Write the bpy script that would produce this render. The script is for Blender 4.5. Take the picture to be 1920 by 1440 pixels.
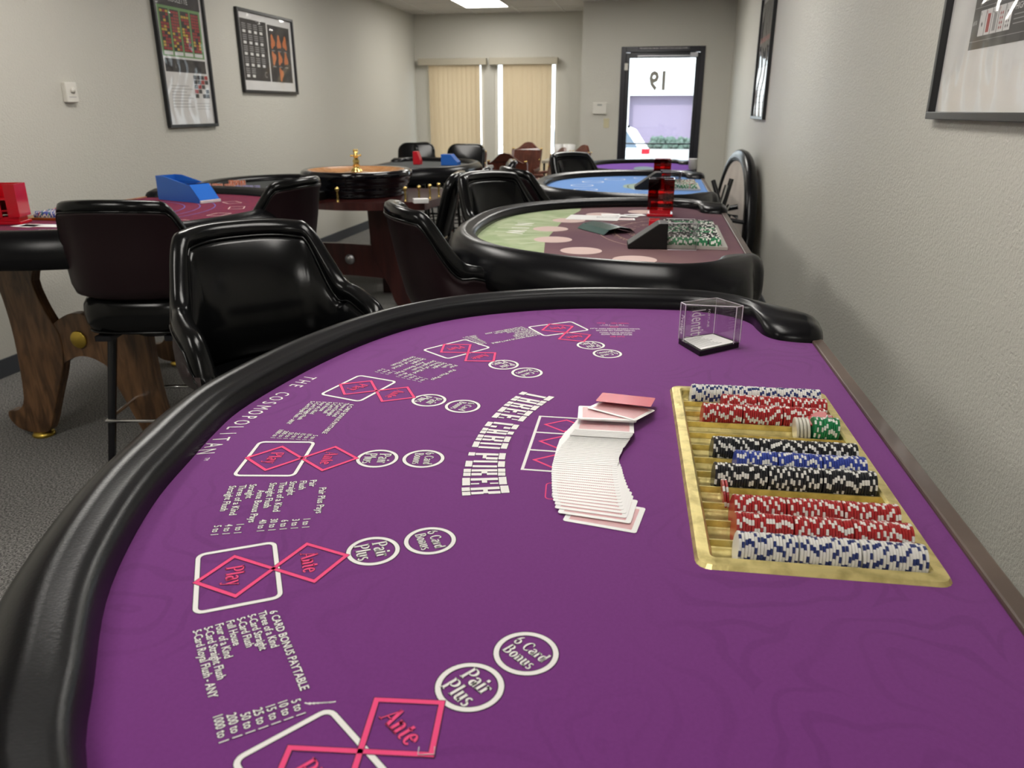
import bpy, bmesh, math, random
from mathutils import Vector, Matrix
D = bpy.data
for o in list(D.objects): D.objects.remove(o, do_unlink=True)
S = bpy.context.scene
COL = S.collection
PI = math.pi
R = math.radians
rnd = random.Random(7)

# ------------------------------------------------------------------ camera
cd = D.cameras.new('camera'); cam = D.objects.new('camera', cd); COL.objects.link(cam)
cam.location = (0, 0, 1.40)
cam.rotation_euler = (R(90 - 19.62), 0, R(10.34))
cd.sensor_width = 36; cd.lens = 1445 / 1920 * 36
cd.clip_start = .02; cd.clip_end = 300
cd.dof.use_dof = True; cd.dof.focus_distance = 1.25; cd.dof.aperture_fstop = 8.5
S.camera = cam
# ------------------------------------------------------------------ world, sun, exposure
S.view_settings.view_transform = 'Standard'
S.view_settings.look = 'None'
S.view_settings.gamma = 1
S.view_settings.use_curve_mapping = False
S.view_settings.exposure = 0.34
W = D.worlds.new('world'); S.world = W; W.use_nodes = True
W.node_tree.nodes['Background'].inputs[0].default_value = (.80, .90, 1, 1)
W.node_tree.nodes['Background'].inputs[1].default_value = 3.6
sl = D.lights.new('sun', 'SUN'); sl.energy = 3.0; sl.angle = R(2); sl.color = (1, .95, .88)
so = D.objects.new('sun', sl); COL.objects.link(so); so.rotation_euler = (R(48), 0, R(-25))
S.cycles.max_bounces = 8
S.cycles.transparent_max_bounces = 16
# troffer layout: x, y of the ceiling light panels (built as lamps below)
CEIL = 2.65
LIGHTS = [(-2.28, 10.15), (-2.28, 6.9), (-2.28, 3.6), (-2.28, .4), (-.4, 8.6), (-.4, 5.2), (-.4, 1.9), (-.4, -1.3)]
LIGHT_E = 11.5

# ------------------------------------------------------------------ helpers
def tag(o, label=None, cat=None, group=None, kind=None):
    if label: o['label'] = label
    if cat: o['category'] = cat
    if group: o['group'] = group
    if kind: o['kind'] = kind
    return o
def empty(name, label, cat, loc=(0, 0, 0), rz=0, group=None):
    o = D.objects.new(name, None); COL.objects.link(o)
    o.empty_display_size = .1
    o.location = loc; o.rotation_euler = (0, 0, rz)
    return tag(o, label, cat, group)
def kids(o): return [c for c in D.objects if c.parent == o]
def copy_tree(o, loc=None, rz=None, label=None, group=None, parent=None, _k=None):
    c = o.copy(); COL.objects.link(c); c.parent = parent
    if loc is not None: c.location = loc
    if rz is not None: c.rotation_euler = (0, 0, rz)
    if label: c['label'] = label
    if group: c['group'] = group
    for ch in kids(o): copy_tree(ch, parent=c)
    return c

class MB:
    def __init__(s): s.v = []; s.f = []; s.m = []; s.sm = []
    def add(s, vs, fs, m=0, smooth=False, M=None):
        b = len(s.v)
        if M is not None: vs = [tuple(M @ Vector(p)) for p in vs]
        s.v += [tuple(p) for p in vs]
        for f in fs: s.f.append([i + b for i in f]); s.m.append(m); s.sm.append(smooth)
        return s
    def box(s, x0, y0, z0, x1, y1, z1, m=0, M=None, bev=0):
        if bev:
            b = bev
            vs = []
            for z, i in ((z0, b), (z0 + b, 0), (z1 - b, 0), (z1, b)):
                X0, Y0, X1, Y1 = x0 + i, y0 + i, x1 - i, y1 - i
                vs += [(X0 + b, Y0, z), (X1 - b, Y0, z), (X1, Y0 + b, z), (X1, Y1 - b, z), (X1 - b, Y1, z), (X0 + b, Y1, z), (X0, Y1 - b, z), (X0, Y0 + b, z)]
            fs = [list(range(7, -1, -1)), list(range(24, 32))]
            for k in range(3):
                for j in range(8):
                    a = k * 8 + j; c = k * 8 + (j + 1) % 8
                    fs.append([a, c, c + 8, a + 8])
            return s.add(vs, fs, m, False, M)
        vs = [(x0, y0, z0), (x1, y0, z0), (x1, y1, z0), (x0, y1, z0), (x0, y0, z1), (x1, y0, z1), (x1, y1, z1), (x0, y1, z1)]
        return s.add(vs, [[3, 2, 1, 0], [4, 5, 6, 7], [0, 1, 5, 4], [1, 2, 6, 5], [2, 3, 7, 6], [3, 0, 4, 7]], m, False, M)
    def prism(s, poly, z0, z1, m=0, M=None, smooth=False, mt=None):
        n = len(poly)
        vs = [(p[0], p[1], z0) for p in poly] + [(p[0], p[1], z1) for p in poly]
        s.add(vs, [list(range(n - 1, -1, -1))], m, False, M)
        s.add(vs, [list(range(n, 2 * n))], m if mt is None else mt, False, M)
        s.add(vs, [[i, (i + 1) % n, (i + 1) % n + n, i + n] for i in range(n)], m, smooth, M)
        return s
    def poly(s, pts, z, m=0, M=None):
        return s.add([(p[0], p[1], z) for p in pts], [list(range(len(pts)))], m, False, M)
    def tube(s, pts, r, n=10, m=0, M=None, caps=True, closed=False):
        P = [Vector(p) for p in pts]; k = len(P)
        rr = r if isinstance(r, (list, tuple)) else [r] * k
        vs = []; up = None
        for i in range(k):
            if closed: t = P[(i + 1) % k] - P[i - 1]
            else: t = P[min(i + 1, k - 1)] - P[max(i - 1, 0)]
            if t.length < 1e-9: t = Vector((0, 0, 1))
            t.normalize()
            if up is None:
                up = Vector((0, 0, 1)) if abs(t.z) < .9 else Vector((1, 0, 0))
            a = (up - t * up.dot(t))
            if a.length < 1e-6: a = t.orthogonal()
            a.normalize(); up = a; b = t.cross(a)
            for j in range(n):
                q = 2 * PI * j / n
                vs.append(tuple(P[i] + (a * math.cos(q) + b * math.sin(q)) * rr[i]))
        fs = []
        for i in range(k if closed else k - 1):
            for j in range(n):
                a0 = i * n + j; a1 = i * n + (j + 1) % n; ii = (i + 1) % k
                fs.append([a0, a1, ii * n + (j + 1) % n, ii * n + j])
        s.add(vs, fs, m, True, M)
        if caps and not closed:
            s.add(vs[:n], [list(range(n - 1, -1, -1))], m, False, M)
            s.add(vs[-n:], [list(range(n))], m, False, M)
        return s
    def lathe(s, prof, n=32, m=0, M=None, c=(0, 0), cap=True):
        vs = []
        for r_, z in prof:
            for j in range(n):
                q = 2 * PI * j / n; vs.append((c[0] + r_ * math.cos(q), c[1] + r_ * math.sin(q), z))
        fs = []
        for i in range(len(prof) - 1):
            for j in range(n):
                a = i * n + j; b = i * n + (j + 1) % n
                fs.append([a, b, b + n, a + n])
        s.add(vs, fs, m, True, M)
        if cap and prof[0][0] > 1e-6: s.add(vs[:n], [list(range(n - 1, -1, -1))], m, False, M)
        if cap and prof[-1][0] > 1e-6: s.add(vs[-n:], [list(range(n))], m, False, M)
        return s
    def grid(s, rows, m=0, closed_u=False, closed_v=False, M=None, smooth=True):
        nu = len(rows); nv = len(rows[0]); vs = [p for r_ in rows for p in r_]; fs = []
        for i in range(nu if closed_u else nu - 1):
            for j in range(nv if closed_v else nv - 1):
                a = i * nv + j; b = i * nv + (j + 1) % nv; ii = (i + 1) % nu
                fs.append([a, b, ii * nv + (j + 1) % nv, ii * nv + j])
        return s.add(vs, fs, m, smooth, M)
    def stroke(s, pts, w, z, m, closed=False, M=None):
        """flat ribbon along a 2D polyline with mitred corners"""
        n = len(pts); L = []; Rr = []
        ww = w if isinstance(w, (list, tuple)) else [w] * n
        for i in range(n):
            p = Vector(pts[i][:2])
            a = Vector(pts[i - 1][:2]) if (closed or i > 0) else None
            b = Vector(pts[(i + 1) % n][:2]) if (closed or i < n - 1) else None
            if a is None: d = (b - p).normalized(); nn = Vector((-d.y, d.x)); k = 1
            elif b is None: d = (p - a).normalized(); nn = Vector((-d.y, d.x)); k = 1
            else:
                d1 = (p - a).normalized(); d2 = (b - p).normalized()
                n1 = Vector((-d1.y, d1.x)); n2 = Vector((-d2.y, d2.x)); nn = (n1 + n2)
                if nn.length < 1e-6: nn = n1
                nn.normalize(); k = 1 / max(.35, nn.dot(n1))
            L.append(p + nn * ww[i] / 2 * k); Rr.append(p - nn * ww[i] / 2 * k)
        vs = [(q.x, q.y, z) for q in L] + [(q.x, q.y, z) for q in Rr]
        fs = []
        for i in range(n if closed else n - 1):
            j = (i + 1) % n; fs.append([i + n, j + n, j, i])
        return s.add(vs, fs, m, False, M)
    def build(s, name, mats, parent=None, loc=None):
        me = D.meshes.new(name); me.from_pydata(s.v, [], s.f)
        for mm in (mats if isinstance(mats, (list, tuple)) else [mats]): me.materials.append(mm)
        me.polygons.foreach_set('material_index', s.m); me.polygons.foreach_set('use_smooth', s.sm)
        me.update()
        o = D.objects.new(name, me); COL.objects.link(o)
        if parent: o.parent = parent
        if loc: o.location = loc
        return o
def fixn(o):
    bm = bmesh.new(); bm.from_mesh(o.data); bmesh.ops.remove_doubles(bm, verts=bm.verts, dist=1e-5)
    bmesh.ops.recalc_face_normals(bm, faces=bm.faces); bm.to_mesh(o.data); bm.free(); return o
def bevel(o, w=.003, seg=2):
    b = o.modifiers.new('bevel', 'BEVEL'); b.width = w; b.segments = seg; b.limit_method = 'ANGLE'; return o
def rrect(x0, y0, x1, y1, r, n=4):
    out = []
    for cx, cy, a0 in ((x1 - r, y1 - r, 0), (x0 + r, y1 - r, 90), (x0 + r, y0 + r, 180), (x1 - r, y0 + r, 270)):
        for k in range(n + 1):
            a = R(a0 + 90 * k / n); out.append((cx + r * math.cos(a), cy + r * math.sin(a)))
    return out
def circ(cx, cy, r, n=40): return [(cx + r * math.cos(2 * PI * k / n), cy + r * math.sin(2 * PI * k / n)) for k in range(n)]
def frame2(o, d):
    """matrix whose local x is text direction (d rotated -90) and local y is d"""
    d = Vector(d).normalized()
    return Matrix(((d.y, d.x, 0, o[0]), (-d.x, d.y, 0, o[1]), (0, 0, 1, 0), (0, 0, 0, 1)))

# text with the built-in font, returned as plain vertices and faces
_tc = {}
def text_geo(body, off=0.0):
    key = (body, off)
    if key in _tc: return _tc[key]
    c = D.curves.new('t', 'FONT'); c.body = body; c.size = 1; c.offset = off; c.resolution_u = 2; c.fill_mode = 'BOTH'
    o = D.objects.new('t', c); COL.objects.link(o)
    bpy.context.view_layer.update()
    dg = bpy.context.evaluated_depsgraph_get()
    me = D.meshes.new_from_object(o.evaluated_get(dg))
    vs = [tuple(v.co) for v in me.vertices]; fs = [list(p.vertices) for p in me.polygons]
    D.objects.remove(o, do_unlink=True); D.curves.remove(c); D.meshes.remove(me)
    _tc[key] = (vs, fs); return vs, fs
def put_text(mb, body, size, M, z, m, sx=1.0, align='L', off=0.0, dark=None, doff=.03):
    """M maps local (x right, y up) to the surface; size = em size"""
    vs0, _ = text_geo(body)
    if not vs0: return 0
    w = max(v[0] for v in vs0)
    x0 = {'L': 0, 'C': -w / 2, 'R': -w}[align]
    def go(of, zz, mm):
        vs, fs = text_geo(body, of)
        mb.add([((v[0] + x0) * size * sx, v[1] * size, zz) for v in vs], fs, mm, False, M)
    if dark is not None: go(off + doff, z - .00012, dark)
    go(off, z, m)
    return w * size * sx

# ------------------------------------------------------------------ materials
def mat(name, col, rough=.5, metal=0, bump=None, spec=.5, noise=None, coat=0, emit=None, sheen=0, alpha=None):
    m = D.materials.new(name); m.use_nodes = True; nt = m.node_tree; b = nt.nodes['Principled BSDF']
    b.inputs['Base Color'].default_value = (*col, 1); b.inputs['Roughness'].default_value = rough
    b.inputs['Metallic'].default_value = metal; b.inputs['Specular IOR Level'].default_value = spec
    b.inputs['Coat Weight'].default_value = coat; b.inputs['Coat Roughness'].default_value = .1
    if sheen: b.inputs['Sheen Weight'].default_value = sheen
    if emit: b.inputs['Emission Color'].default_value = (*emit[0], 1); b.inputs['Emission Strength'].default_value = emit[1]
    tc = None
    if bump or noise: tc = nt.nodes.new('ShaderNodeTexCoord')
    if bump:
        sc, st, dist = bump
        n = nt.nodes.new('ShaderNodeTexNoise'); n.inputs['Scale'].default_value = sc; n.inputs['Detail'].default_value = 3
        bp = nt.nodes.new('ShaderNodeBump'); bp.inputs['Strength'].default_value = st; bp.inputs['Distance'].default_value = dist
        nt.links.new(tc.outputs['Object'], n.inputs['Vector']); nt.links.new(n.outputs[0], bp.inputs['Height']); nt.links.new(bp.outputs[0], b.inputs['Normal'])
    if noise:
        sc, c2, lo, hi = noise[:4]
        n = nt.nodes.new('ShaderNodeTexNoise'); n.inputs['Scale'].default_value = sc; n.inputs['Detail'].default_value = 4
        rp = nt.nodes.new('ShaderNodeValToRGB'); rp.color_ramp.elements[0].position = lo; rp.color_ramp.elements[1].position = hi
        rp.color_ramp.elements[0].color = (*col, 1); rp.color_ramp.elements[1].color = (*c2, 1)
        if len(noise) > 4:
            mp = nt.nodes.new('ShaderNodeMapping'); mp.inputs['Scale'].default_value = noise[4]
            nt.links.new(tc.outputs['Object'], mp.inputs['Vector']); nt.links.new(mp.outputs[0], n.inputs['Vector'])
        else: nt.links.new(tc.outputs['Object'], n.inputs['Vector'])
        nt.links.new(n.outputs[0], rp.inputs[0]); nt.links.new(rp.outputs[0], b.inputs['Base Color'])
    return m
def clear(name, tint, refl=1.0, rough=.03):
    """thin clear sheet: tinted transparency with a Fresnel reflection"""
    m = D.materials.new(name); m.use_nodes = True; nt = m.node_tree; nt.nodes.clear()
    o = nt.nodes.new('ShaderNodeOutputMaterial'); mx = nt.nodes.new('ShaderNodeMixShader')
    t = nt.nodes.new('ShaderNodeBsdfTransparent'); g = nt.nodes.new('ShaderNodeBsdfGlossy'); lw = nt.nodes.new('ShaderNodeLayerWeight'); lw.inputs[0].default_value = .5
    pw = nt.nodes.new('ShaderNodeMath'); pw.operation = 'POWER'; pw.inputs[1].default_value = 4.5; nt.links.new(lw.outputs['Facing'], pw.inputs[0])
    fr = nt.nodes.new('ShaderNodeMath'); fr.operation = 'MULTIPLY_ADD'; fr.inputs[1].default_value = .9; fr.inputs[2].default_value = .05; nt.links.new(pw.outputs[0], fr.inputs[0])
    t.inputs[0].default_value = (*tint, 1); g.inputs['Roughness'].default_value = rough; g.inputs[0].default_value = (refl, refl, refl, 1)
    nt.links.new(fr.outputs[0], mx.inputs[0]); nt.links.new(t.outputs[0], mx.inputs[1]); nt.links.new(g.outputs[0], mx.inputs[2]); nt.links.new(mx.outputs[0], o.inputs[0])
    return m
def wood(name, c1, c2, scale=6, rough=.35, axis=(1, 1, .12), coat=.15):
    m = mat(name, c1, rough, coat=coat); nt = m.node_tree; b = nt.nodes['Principled BSDF']
    tc = nt.nodes.new('ShaderNodeTexCoord'); mp = nt.nodes.new('ShaderNodeMapping'); mp.inputs['Scale'].default_value = axis
    n = nt.nodes.new('ShaderNodeTexNoise'); n.inputs['Scale'].default_value = scale * 5; n.inputs['Detail'].default_value = 6; n.inputs['Distortion'].default_value = .6
    rp = nt.nodes.new('ShaderNodeValToRGB'); rp.color_ramp.elements[0].position = .35; rp.color_ramp.elements[1].position = .65
    rp.color_ramp.elements[0].color = (*c1, 1); rp.color_ramp.elements[1].color = (*c2, 1)
    nt.links.new(tc.outputs['Object'], mp.inputs[0]); nt.links.new(mp.outputs[0], n.inputs['Vector']); nt.links.new(n.outputs[0], rp.inputs[0]); nt.links.new(rp.outputs[0], b.inputs['Base Color'])
    return m
def felt(name, c, dark, scale=1.0):
    """napped cloth with a faint damask of rings and scrolls"""
    m = mat(name, c, .95, spec=.15, bump=(900, .25, .0006), sheen=.15); nt = m.node_tree; b = nt.nodes['Principled BSDF']
    N = nt.nodes.new; Lk = nt.links.new
    tc = N('ShaderNodeTexCoord')
    ns = N('ShaderNodeTexNoise'); ns.inputs['Scale'].default_value = 5; Lk(tc.outputs['Object'], ns.inputs['Vector'])
    mixv = N('ShaderNodeMixRGB'); mixv.blend_type = 'ADD'; mixv.inputs[0].default_value = .22
    Lk(tc.outputs['Object'], mixv.inputs[1]); Lk(ns.outputs['Color'], mixv.inputs[2])
    vo = N('ShaderNodeTexVoronoi'); vo.inputs['Scale'].default_value = 5.2 * scale; vo.voronoi_dimensions = '2D'; Lk(mixv.outputs[0], vo.inputs['Vector'])
    mul = N('ShaderNodeMath'); mul.operation = 'MULTIPLY'; mul.inputs[1].default_value = 38; Lk(vo.outputs['Distance'], mul.inputs[0])
    sn = N('ShaderNodeMath'); sn.operation = 'SINE'; Lk(mul.outputs[0], sn.inputs[0])
    r1 = N('ShaderNodeValToRGB'); r1.color_ramp.elements[0].position = .55; r1.color_ramp.elements[1].position = .85; Lk(sn.outputs[0], r1.inputs[0])
    n2 = N('ShaderNodeTexNoise'); n2.inputs['Scale'].default_value = 3.1; Lk(tc.outputs['Object'], n2.inputs['Vector'])
    r2 = N('ShaderNodeValToRGB'); r2.color_ramp.elements[0].position = .45; r2.color_ramp.elements[1].position = .6; Lk(n2.outputs[0], r2.inputs[0])
    mm = N('ShaderNodeMath'); mm.operation = 'MULTIPLY'; Lk(r1.outputs[0], mm.inputs[0]); Lk(r2.outputs[0], mm.inputs[1])
    m3 = N('ShaderNodeMath'); m3.operation = 'MULTIPLY'; m3.inputs[1].default_value = .26; Lk(mm.outputs[0], m3.inputs[0])
    n4 = N('ShaderNodeTexNoise'); n4.inputs['Scale'].default_value = 260; n4.inputs['Detail'].default_value = 2; Lk(tc.outputs['Object'], n4.inputs['Vector'])
    m5 = N('ShaderNodeMath'); m5.operation = 'MULTIPLY_ADD'; m5.inputs[1].default_value = .5; Lk(n4.outputs[0], m5.inputs[0]); Lk(m3.outputs[0], m5.inputs[2])
    mx = N('ShaderNodeMixRGB'); mx.inputs[1].default_value = (*c, 1); mx.inputs[2].default_value = (*dark, 1); Lk(m5.outputs[0], mx.inputs[0]); Lk(mx.outputs[0], b.inputs['Base Color'])
    return m

M_wall = mat('painted_wall', (.595, .58, .522), .55, bump=(125, .75, .006), spec=.4)
M_ceil = mat('ceiling_tile', (.62, .60, .57), .9, bump=(160, .3, .003))
M_grid = mat('ceiling_grid', (.66, .65, .62), .5)
M_carpet = mat('carpet', (.05, .048, .046), 1, spec=.1, bump=(200, .8, .008), noise=(150, (.30, .29, .275), .40, .62), sheen=.1)
M_base = mat('vinyl_baseboard', (.05, .055, .065), .5)
M_vinyl = mat('black_vinyl', (.0045, .0045, .0055), .25, bump=(380, .22, .0007), spec=.20)
M_chair = mat('black_chair_vinyl', (.003, .0032, .0035), .20, bump=(180, .06, .001), spec=.26)
M_maroon = mat('dark_maroon_vinyl', (.014, .005, .007), .42, bump=(400, .2, .0008), spec=.3)
M_blackmetal = mat('black_metal', (.006, .006, .008), .25, spec=.45)
M_black = mat('black_paint', (.006, .006, .006), .4, spec=.3)
M_blackgloss = mat('black_lacquer', (.002, .002, .004), .07, spec=.4, coat=.25)
M_chrome = mat('chrome', (.8, .8, .8), .12, metal=1)
M_brass = mat('brass', (.80, .58, .20), .18, metal=1)
M_brassdull = mat('brushed_brass', (.60, .42, .08), .32, metal=1)
M_gold = mat('gold_tray_metal', (.78, .66, .28), .36, metal=.75, bump=(160, .3, .0015), noise=(45, (.42, .34, .12), .42, .75))
M_trim = wood('dark_wood_trim', (.055, .034, .026), (.105, .070, .054), 4, .4, axis=(.2, .05, 1))
M_oak = wood('stained_oak', (.055, .026, .011), (.17, .085, .036), 6, .42, axis=(2.2, 1, .22))
M_cherry = wood('dark_cherry', (.028, .006, .006), (.06, .014, .012), 4, .3)
M_oakrail = wood('oak_rail', (.20, .08, .035), (.32, .14, .06), 5, .35, axis=(1, .1, 1))
M_chairwood = wood('mahogany', (.07, .018, .010), (.13, .035, .02), 5, .28)
M_purple = felt('purple_cloth', (.172, .032, .200), (.112, .017, .132))
M_felt2 = mat('plum_brown_cloth', (.115, .055, .085), .9, spec=.15, noise=(1.3, (.21, .12, .12), .35, .7))
M_felt3 = mat('light_blue_cloth', (.13, .26, .55), .85, spec=.25)
M_felt4 = mat('violet_cloth', (.20, .06, .42), .85, spec=.25)
M_feltm = mat('maroon_cloth', (.16, .022, .045), .95, spec=.15, noise=(40, (.11, .018, .05), .4, .65))
M_feltg = mat('dark_layout_cloth', (.045, .05, .05), .8)
M_feltw = mat('worn_cream_cloth', (.60, .54, .48), .9, noise=(3, (.46, .40, .36), .35, .7))
M_green = mat('pale_green_print', (.30, .38, .20), .9, noise=(9, (.40, .46, .28), .4, .6))
M_pinkw = mat('pale_pink_print', (.62, .46, .43), .9)
M_white = mat('white_print', (.80, .78, .76), .85)
M_pink = mat('pink_print', (.80, .055, .20), .8)
M_dark = mat('black_print', (.02, .01, .025), .9)
M_tan = mat('tan_print', (.42, .27, .22), .9)
M_paper = mat('white_paper', (.80, .79, .78), .7)
M_plasticw = mat('white_plastic', (.72, .70, .64), .4)
M_ivory = mat('ivory_plastic', (.60, .55, .36), .45)
M_cardw = mat('card_white', (.80, .79, .78), .35)
M_redcard = mat('red_plastic_card', (.62, .06, .09), .25)
M_valance = mat('cream_valance', (.46, .42, .33), .5)
M_frame = mat('black_picture_frame', (.012, .012, .014), .3)
M_bronze = mat('black_anodised_frame', (.012, .012, .02), .25, spec=.6)
M_glass = clear('clear_glass', (.95, .97, .97))
M_film = clear('poster_film', (.93, .93, .93), .9, .06)
M_acryl = clear('clear_acrylic', (.88, .88, .88))
M_edge = mat('acrylic_edge', (.75, .70, .76), .15)
M_redac = clear('red_acrylic', (.62, .004, .012))
M_redsolid = mat('red_plastic', (.55, .008, .02), .2, coat=.3)
M_blueac = clear('blue_acrylic', (.03, .13, .60))
M_bluesolid = mat('blue_plastic', (.02, .13, .52), .25)
M_greenac = clear('smoky_green_acrylic', (.28, .42, .36))
M_light = mat('light_diffuser', (.9, .9, .9), .5, emit=((1, .965, .90), LIGHT_E))
def chipm(n, c): return mat(n, c, .38)
MC_w = chipm('chip_white', (.72, .71, .67)); MC_r = chipm('chip_red', (.36, .018, .02)); MC_k = chipm('chip_black', (.012, .013, .017))
MC_b = chipm('chip_blue', (.03, .055, .30)); MC_g = chipm('chip_green', (.01, .19, .065)); MC_n = chipm('chip_navy', (.015, .03, .14))
MC_o = chipm('chip_orange', (.75, .16, .04)); MC_y = chipm('chip_yellow', (.72, .50, .08)); MC_l = chipm('chip_lilac', (.22, .20, .50))
M_stucco = mat('white_stucco', (.8, .8, .78), .9)
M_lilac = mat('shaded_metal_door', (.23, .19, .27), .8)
M_asphalt = mat('asphalt', (.30, .29, .28), .95)
M_truck = mat('white_car_paint', (.8, .8, .8), .3)
M_carglass = mat('car_glass', (.13, .17, .22), .2)
M_hedge = mat('hedge_leaves', (.05, .085, .06), .9, noise=(12, (.11, .15, .13), .4, .6))
M_curb = mat('red_curb_paint', (.6, .08, .07), .8)
M_steel = mat('brushed_steel', (.5, .5, .52), .35, metal=1)
# blinds: fabric that lets daylight through
M_blind = D.materials.new('blind_vane'); M_blind.use_nodes = True
nt = M_blind.node_tree; b_ = nt.nodes['Principled BSDF']; b_.inputs['Base Color'].default_value = (.52, .42, .28, 1); b_.inputs['Roughness'].default_value = .7
tl = nt.nodes.new('ShaderNodeBsdfTranslucent'); tl.inputs[0].default_value = (.66, .48, .29, 1); mxs = nt.nodes.new('ShaderNodeMixShader'); mxs.inputs[0].default_value = .28
nt.links.new(b_.outputs[0], mxs.inputs[1]); nt.links.new(tl.outputs[0], mxs.inputs[2]); nt.links.new(mxs.outputs[0], nt.nodes['Material Output'].inputs[0])
# card back: small red diamond lattice inside a white border
M_cardback = mat('card_back', (.8, .79, .78), .35); nt = M_cardback.node_tree; b_ = nt.nodes['Principled BSDF']
tc = nt.nodes.new('ShaderNodeTexCoord'); sp = nt.nodes.new('ShaderNodeSeparateXYZ'); nt.links.new(tc.outputs['Object'], sp.inputs[0])
def mth(op, a, b=None):
    n = nt.nodes.new('ShaderNodeMath'); n.operation = op
    for i, v in enumerate((a, b)):
        if v is None: continue
        if isinstance(v, (int, float)): n.inputs[i].default_value = v
        else: nt.links.new(v, n.inputs[i])
    return n.outputs[0]
ax_ = mth('ABSOLUTE', sp.outputs[0]); ay_ = mth('ABSOLUTE', sp.outputs[1])
ins = mth('MULTIPLY', mth('LESS_THAN', ax_, .0375), mth('LESS_THAN', ay_, .0255))
s1 = mth('SINE', mth('MULTIPLY', mth('ADD', sp.outputs[0], sp.outputs[1]), 2400)); s2 = mth('SINE', mth('MULTIPLY', mth('SUBTRACT', sp.outputs[0], sp.outputs[1]), 2400))
pat = mth('MULTIPLY', ins, mth('GREATER_THAN', mth('ADD', s1, s2), -.15))
mx = nt.nodes.new('ShaderNodeMixRGB'); nt.links.new(pat, mx.inputs[0]); mx.inputs[1].default_value = (.8, .79, .78, 1); mx.inputs[2].default_value = (.52, .06, .09, 1); nt.links.new(mx.outputs[0], b_.inputs['Base Color'])

def struct(name, mb, mats): o = mb.build(name, mats); o['kind'] = 'structure'; return o

# ------------------------------------------------------------------ room shell
XL, XR, YB, YD, YW, XC = -3.5, .82, -2.6, 10.5, 11.47, -1.02
mb = MB(); mb.box(XL - .1, YB - .1, -.1, XR + .1, YW + .12, 0); struct('floor', mb, M_carpet)
# ceiling: tiles with a lay-in grid, openings where the light panels sit
mb = MB(); mb.box(XL - .1, YB - .1, CEIL, XR + .1, YW + .12, CEIL + .1)
gx = [XL + .61 * k + .3 for k in range(8)]; gy = [YB + .61 * k + .1 for k in range(24)]
for x in gx:
    if x < XR: mb.box(x - .012, YB, CEIL - .005, x + .012, YW, CEIL, 1)
for y in gy:
    if y < YW: mb.box(XL, y - .012, CEIL - .004, XR, y + .012, CEIL, 1)
struct('ceiling', mb, [M_ceil, M_grid])
mb = MB(); mb.box(XL - .1, YB, 0, XL, YW, CEIL); struct('wall_left', mb, M_wall)
mb = MB(); mb.box(XR, YB, 0, XR + .1, YW, CEIL); struct('wall_right', mb, M_wall)
mb = MB(); mb.box(XL - .1, YB - .1, 0, XR + .1, YB, CEIL); struct('wall_back', mb, M_wall)
W1 = (-3.315, -2.50); W2 = (-2.345, -1.44); WZ = (.32, 2.03)
mb = MB()
for x0, x1 in ((XL, W1[0]), (W1[1], W2[0]), (W2[1], XC)): mb.box(x0, YW, 0, x1, YW + .12, CEIL)
for x0, x1 in (W1, W2): mb.box(x0, YW, 0, x1, YW + .12, WZ[0]); mb.box(x0, YW, WZ[1], x1, YW + .12, CEIL)
struct('wall_far', mb, M_wall)
DX0, DX1, DZ = -.53, .49, 2.13
mb = MB(); mb.box(XC, YD, 0, DX0, YD + .12, CEIL); mb.box(DX1, YD, 0, XR, YD + .12, CEIL); mb.box(DX0, YD, DZ, DX1, YD + .12, CEIL)
mb.box(XC, YD + .12, 0, XC + .12, YW + .12, CEIL)
struct('wall_entry', mb, M_wall)
for nm, (a, b, c, d) in dict(baseboard_left=(XL, YB, XL + .012, YW), baseboard_right=(XR - .012, YB, XR, YD), baseboard_far=(XL + .012, YW - .012, XC, YW), baseboard_entry=(XC, YD - .012, DX0, YD)).items():
    mb = MB(); mb.box(a, b, 0, c, d, .1); struct(nm, mb, M_base)
# windows behind the blinds
for i, (x0, x1) in enumerate((W1, W2)):
    w = D.objects.new('window_%d' % (i + 1), None); COL.objects.link(w); w['kind'] = 'structure'; w.location = ((x0 + x1) / 2, YW + .06, WZ[0])
    hw = (x1 - x0) / 2; h = WZ[1] - WZ[0]; f = MB()
    f.box(-hw, -.03, 0, -hw + .04, .03, h); f.box(hw - .04, -.03, 0, hw, .03, h); f.box(-hw + .04, -.03, 0, hw - .04, .03, .04); f.box(-hw + .04, -.03, h - .04, hw - .04, .03, h)
    f.build('window_frame', M_plasticw, w)
    g = MB(); g.box(-hw + .04, -.004, .04, hw - .04, .004, h - .04); g.build('pane', M_glass, w)
# entrance door
dr = D.objects.new('door_1', None); COL.objects.link(dr); dr['kind'] = 'structure'; dr.location = (0, YD + .03, 0)
f = MB(); f.box(DX0, -.05, 0, DX0 + .06, .05, DZ); f.box(DX1 - .06, -.05, 0, DX1, .05, DZ); f.box(DX0 + .06, -.05, DZ - .065, DX1 - .06, .05, DZ)
bevel(f.build('door_frame', M_bronze, dr), .004)
lx0, lx1 = DX0 + .058, DX1 - .058
f = MB(); f.box(lx0, -.02, .01, lx0 + .05, .025, DZ - .07); f.box(lx1 - .05, -.02, .01, lx1, .025, DZ - .07)
f.box(lx0 + .05, -.02, DZ - .13, lx1 - .05, .025, DZ - .06); f.box(lx0 + .05, -.02, .01, lx1 - .05, .025, .26)
f.box(lx0 + .05, -.012, .975, lx1 - .05, .012, .992)
bevel(f.build('door_leaf', M_bronze, dr), .004)
g = MB(); g.box(lx0 + .05, -.003, .26, lx1 - .05, .003, .975); g.box(lx0 + .05, -.003, .992, lx1 - .05, .003, DZ - .13)
g.build('pane', M_glass, dr)
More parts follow.
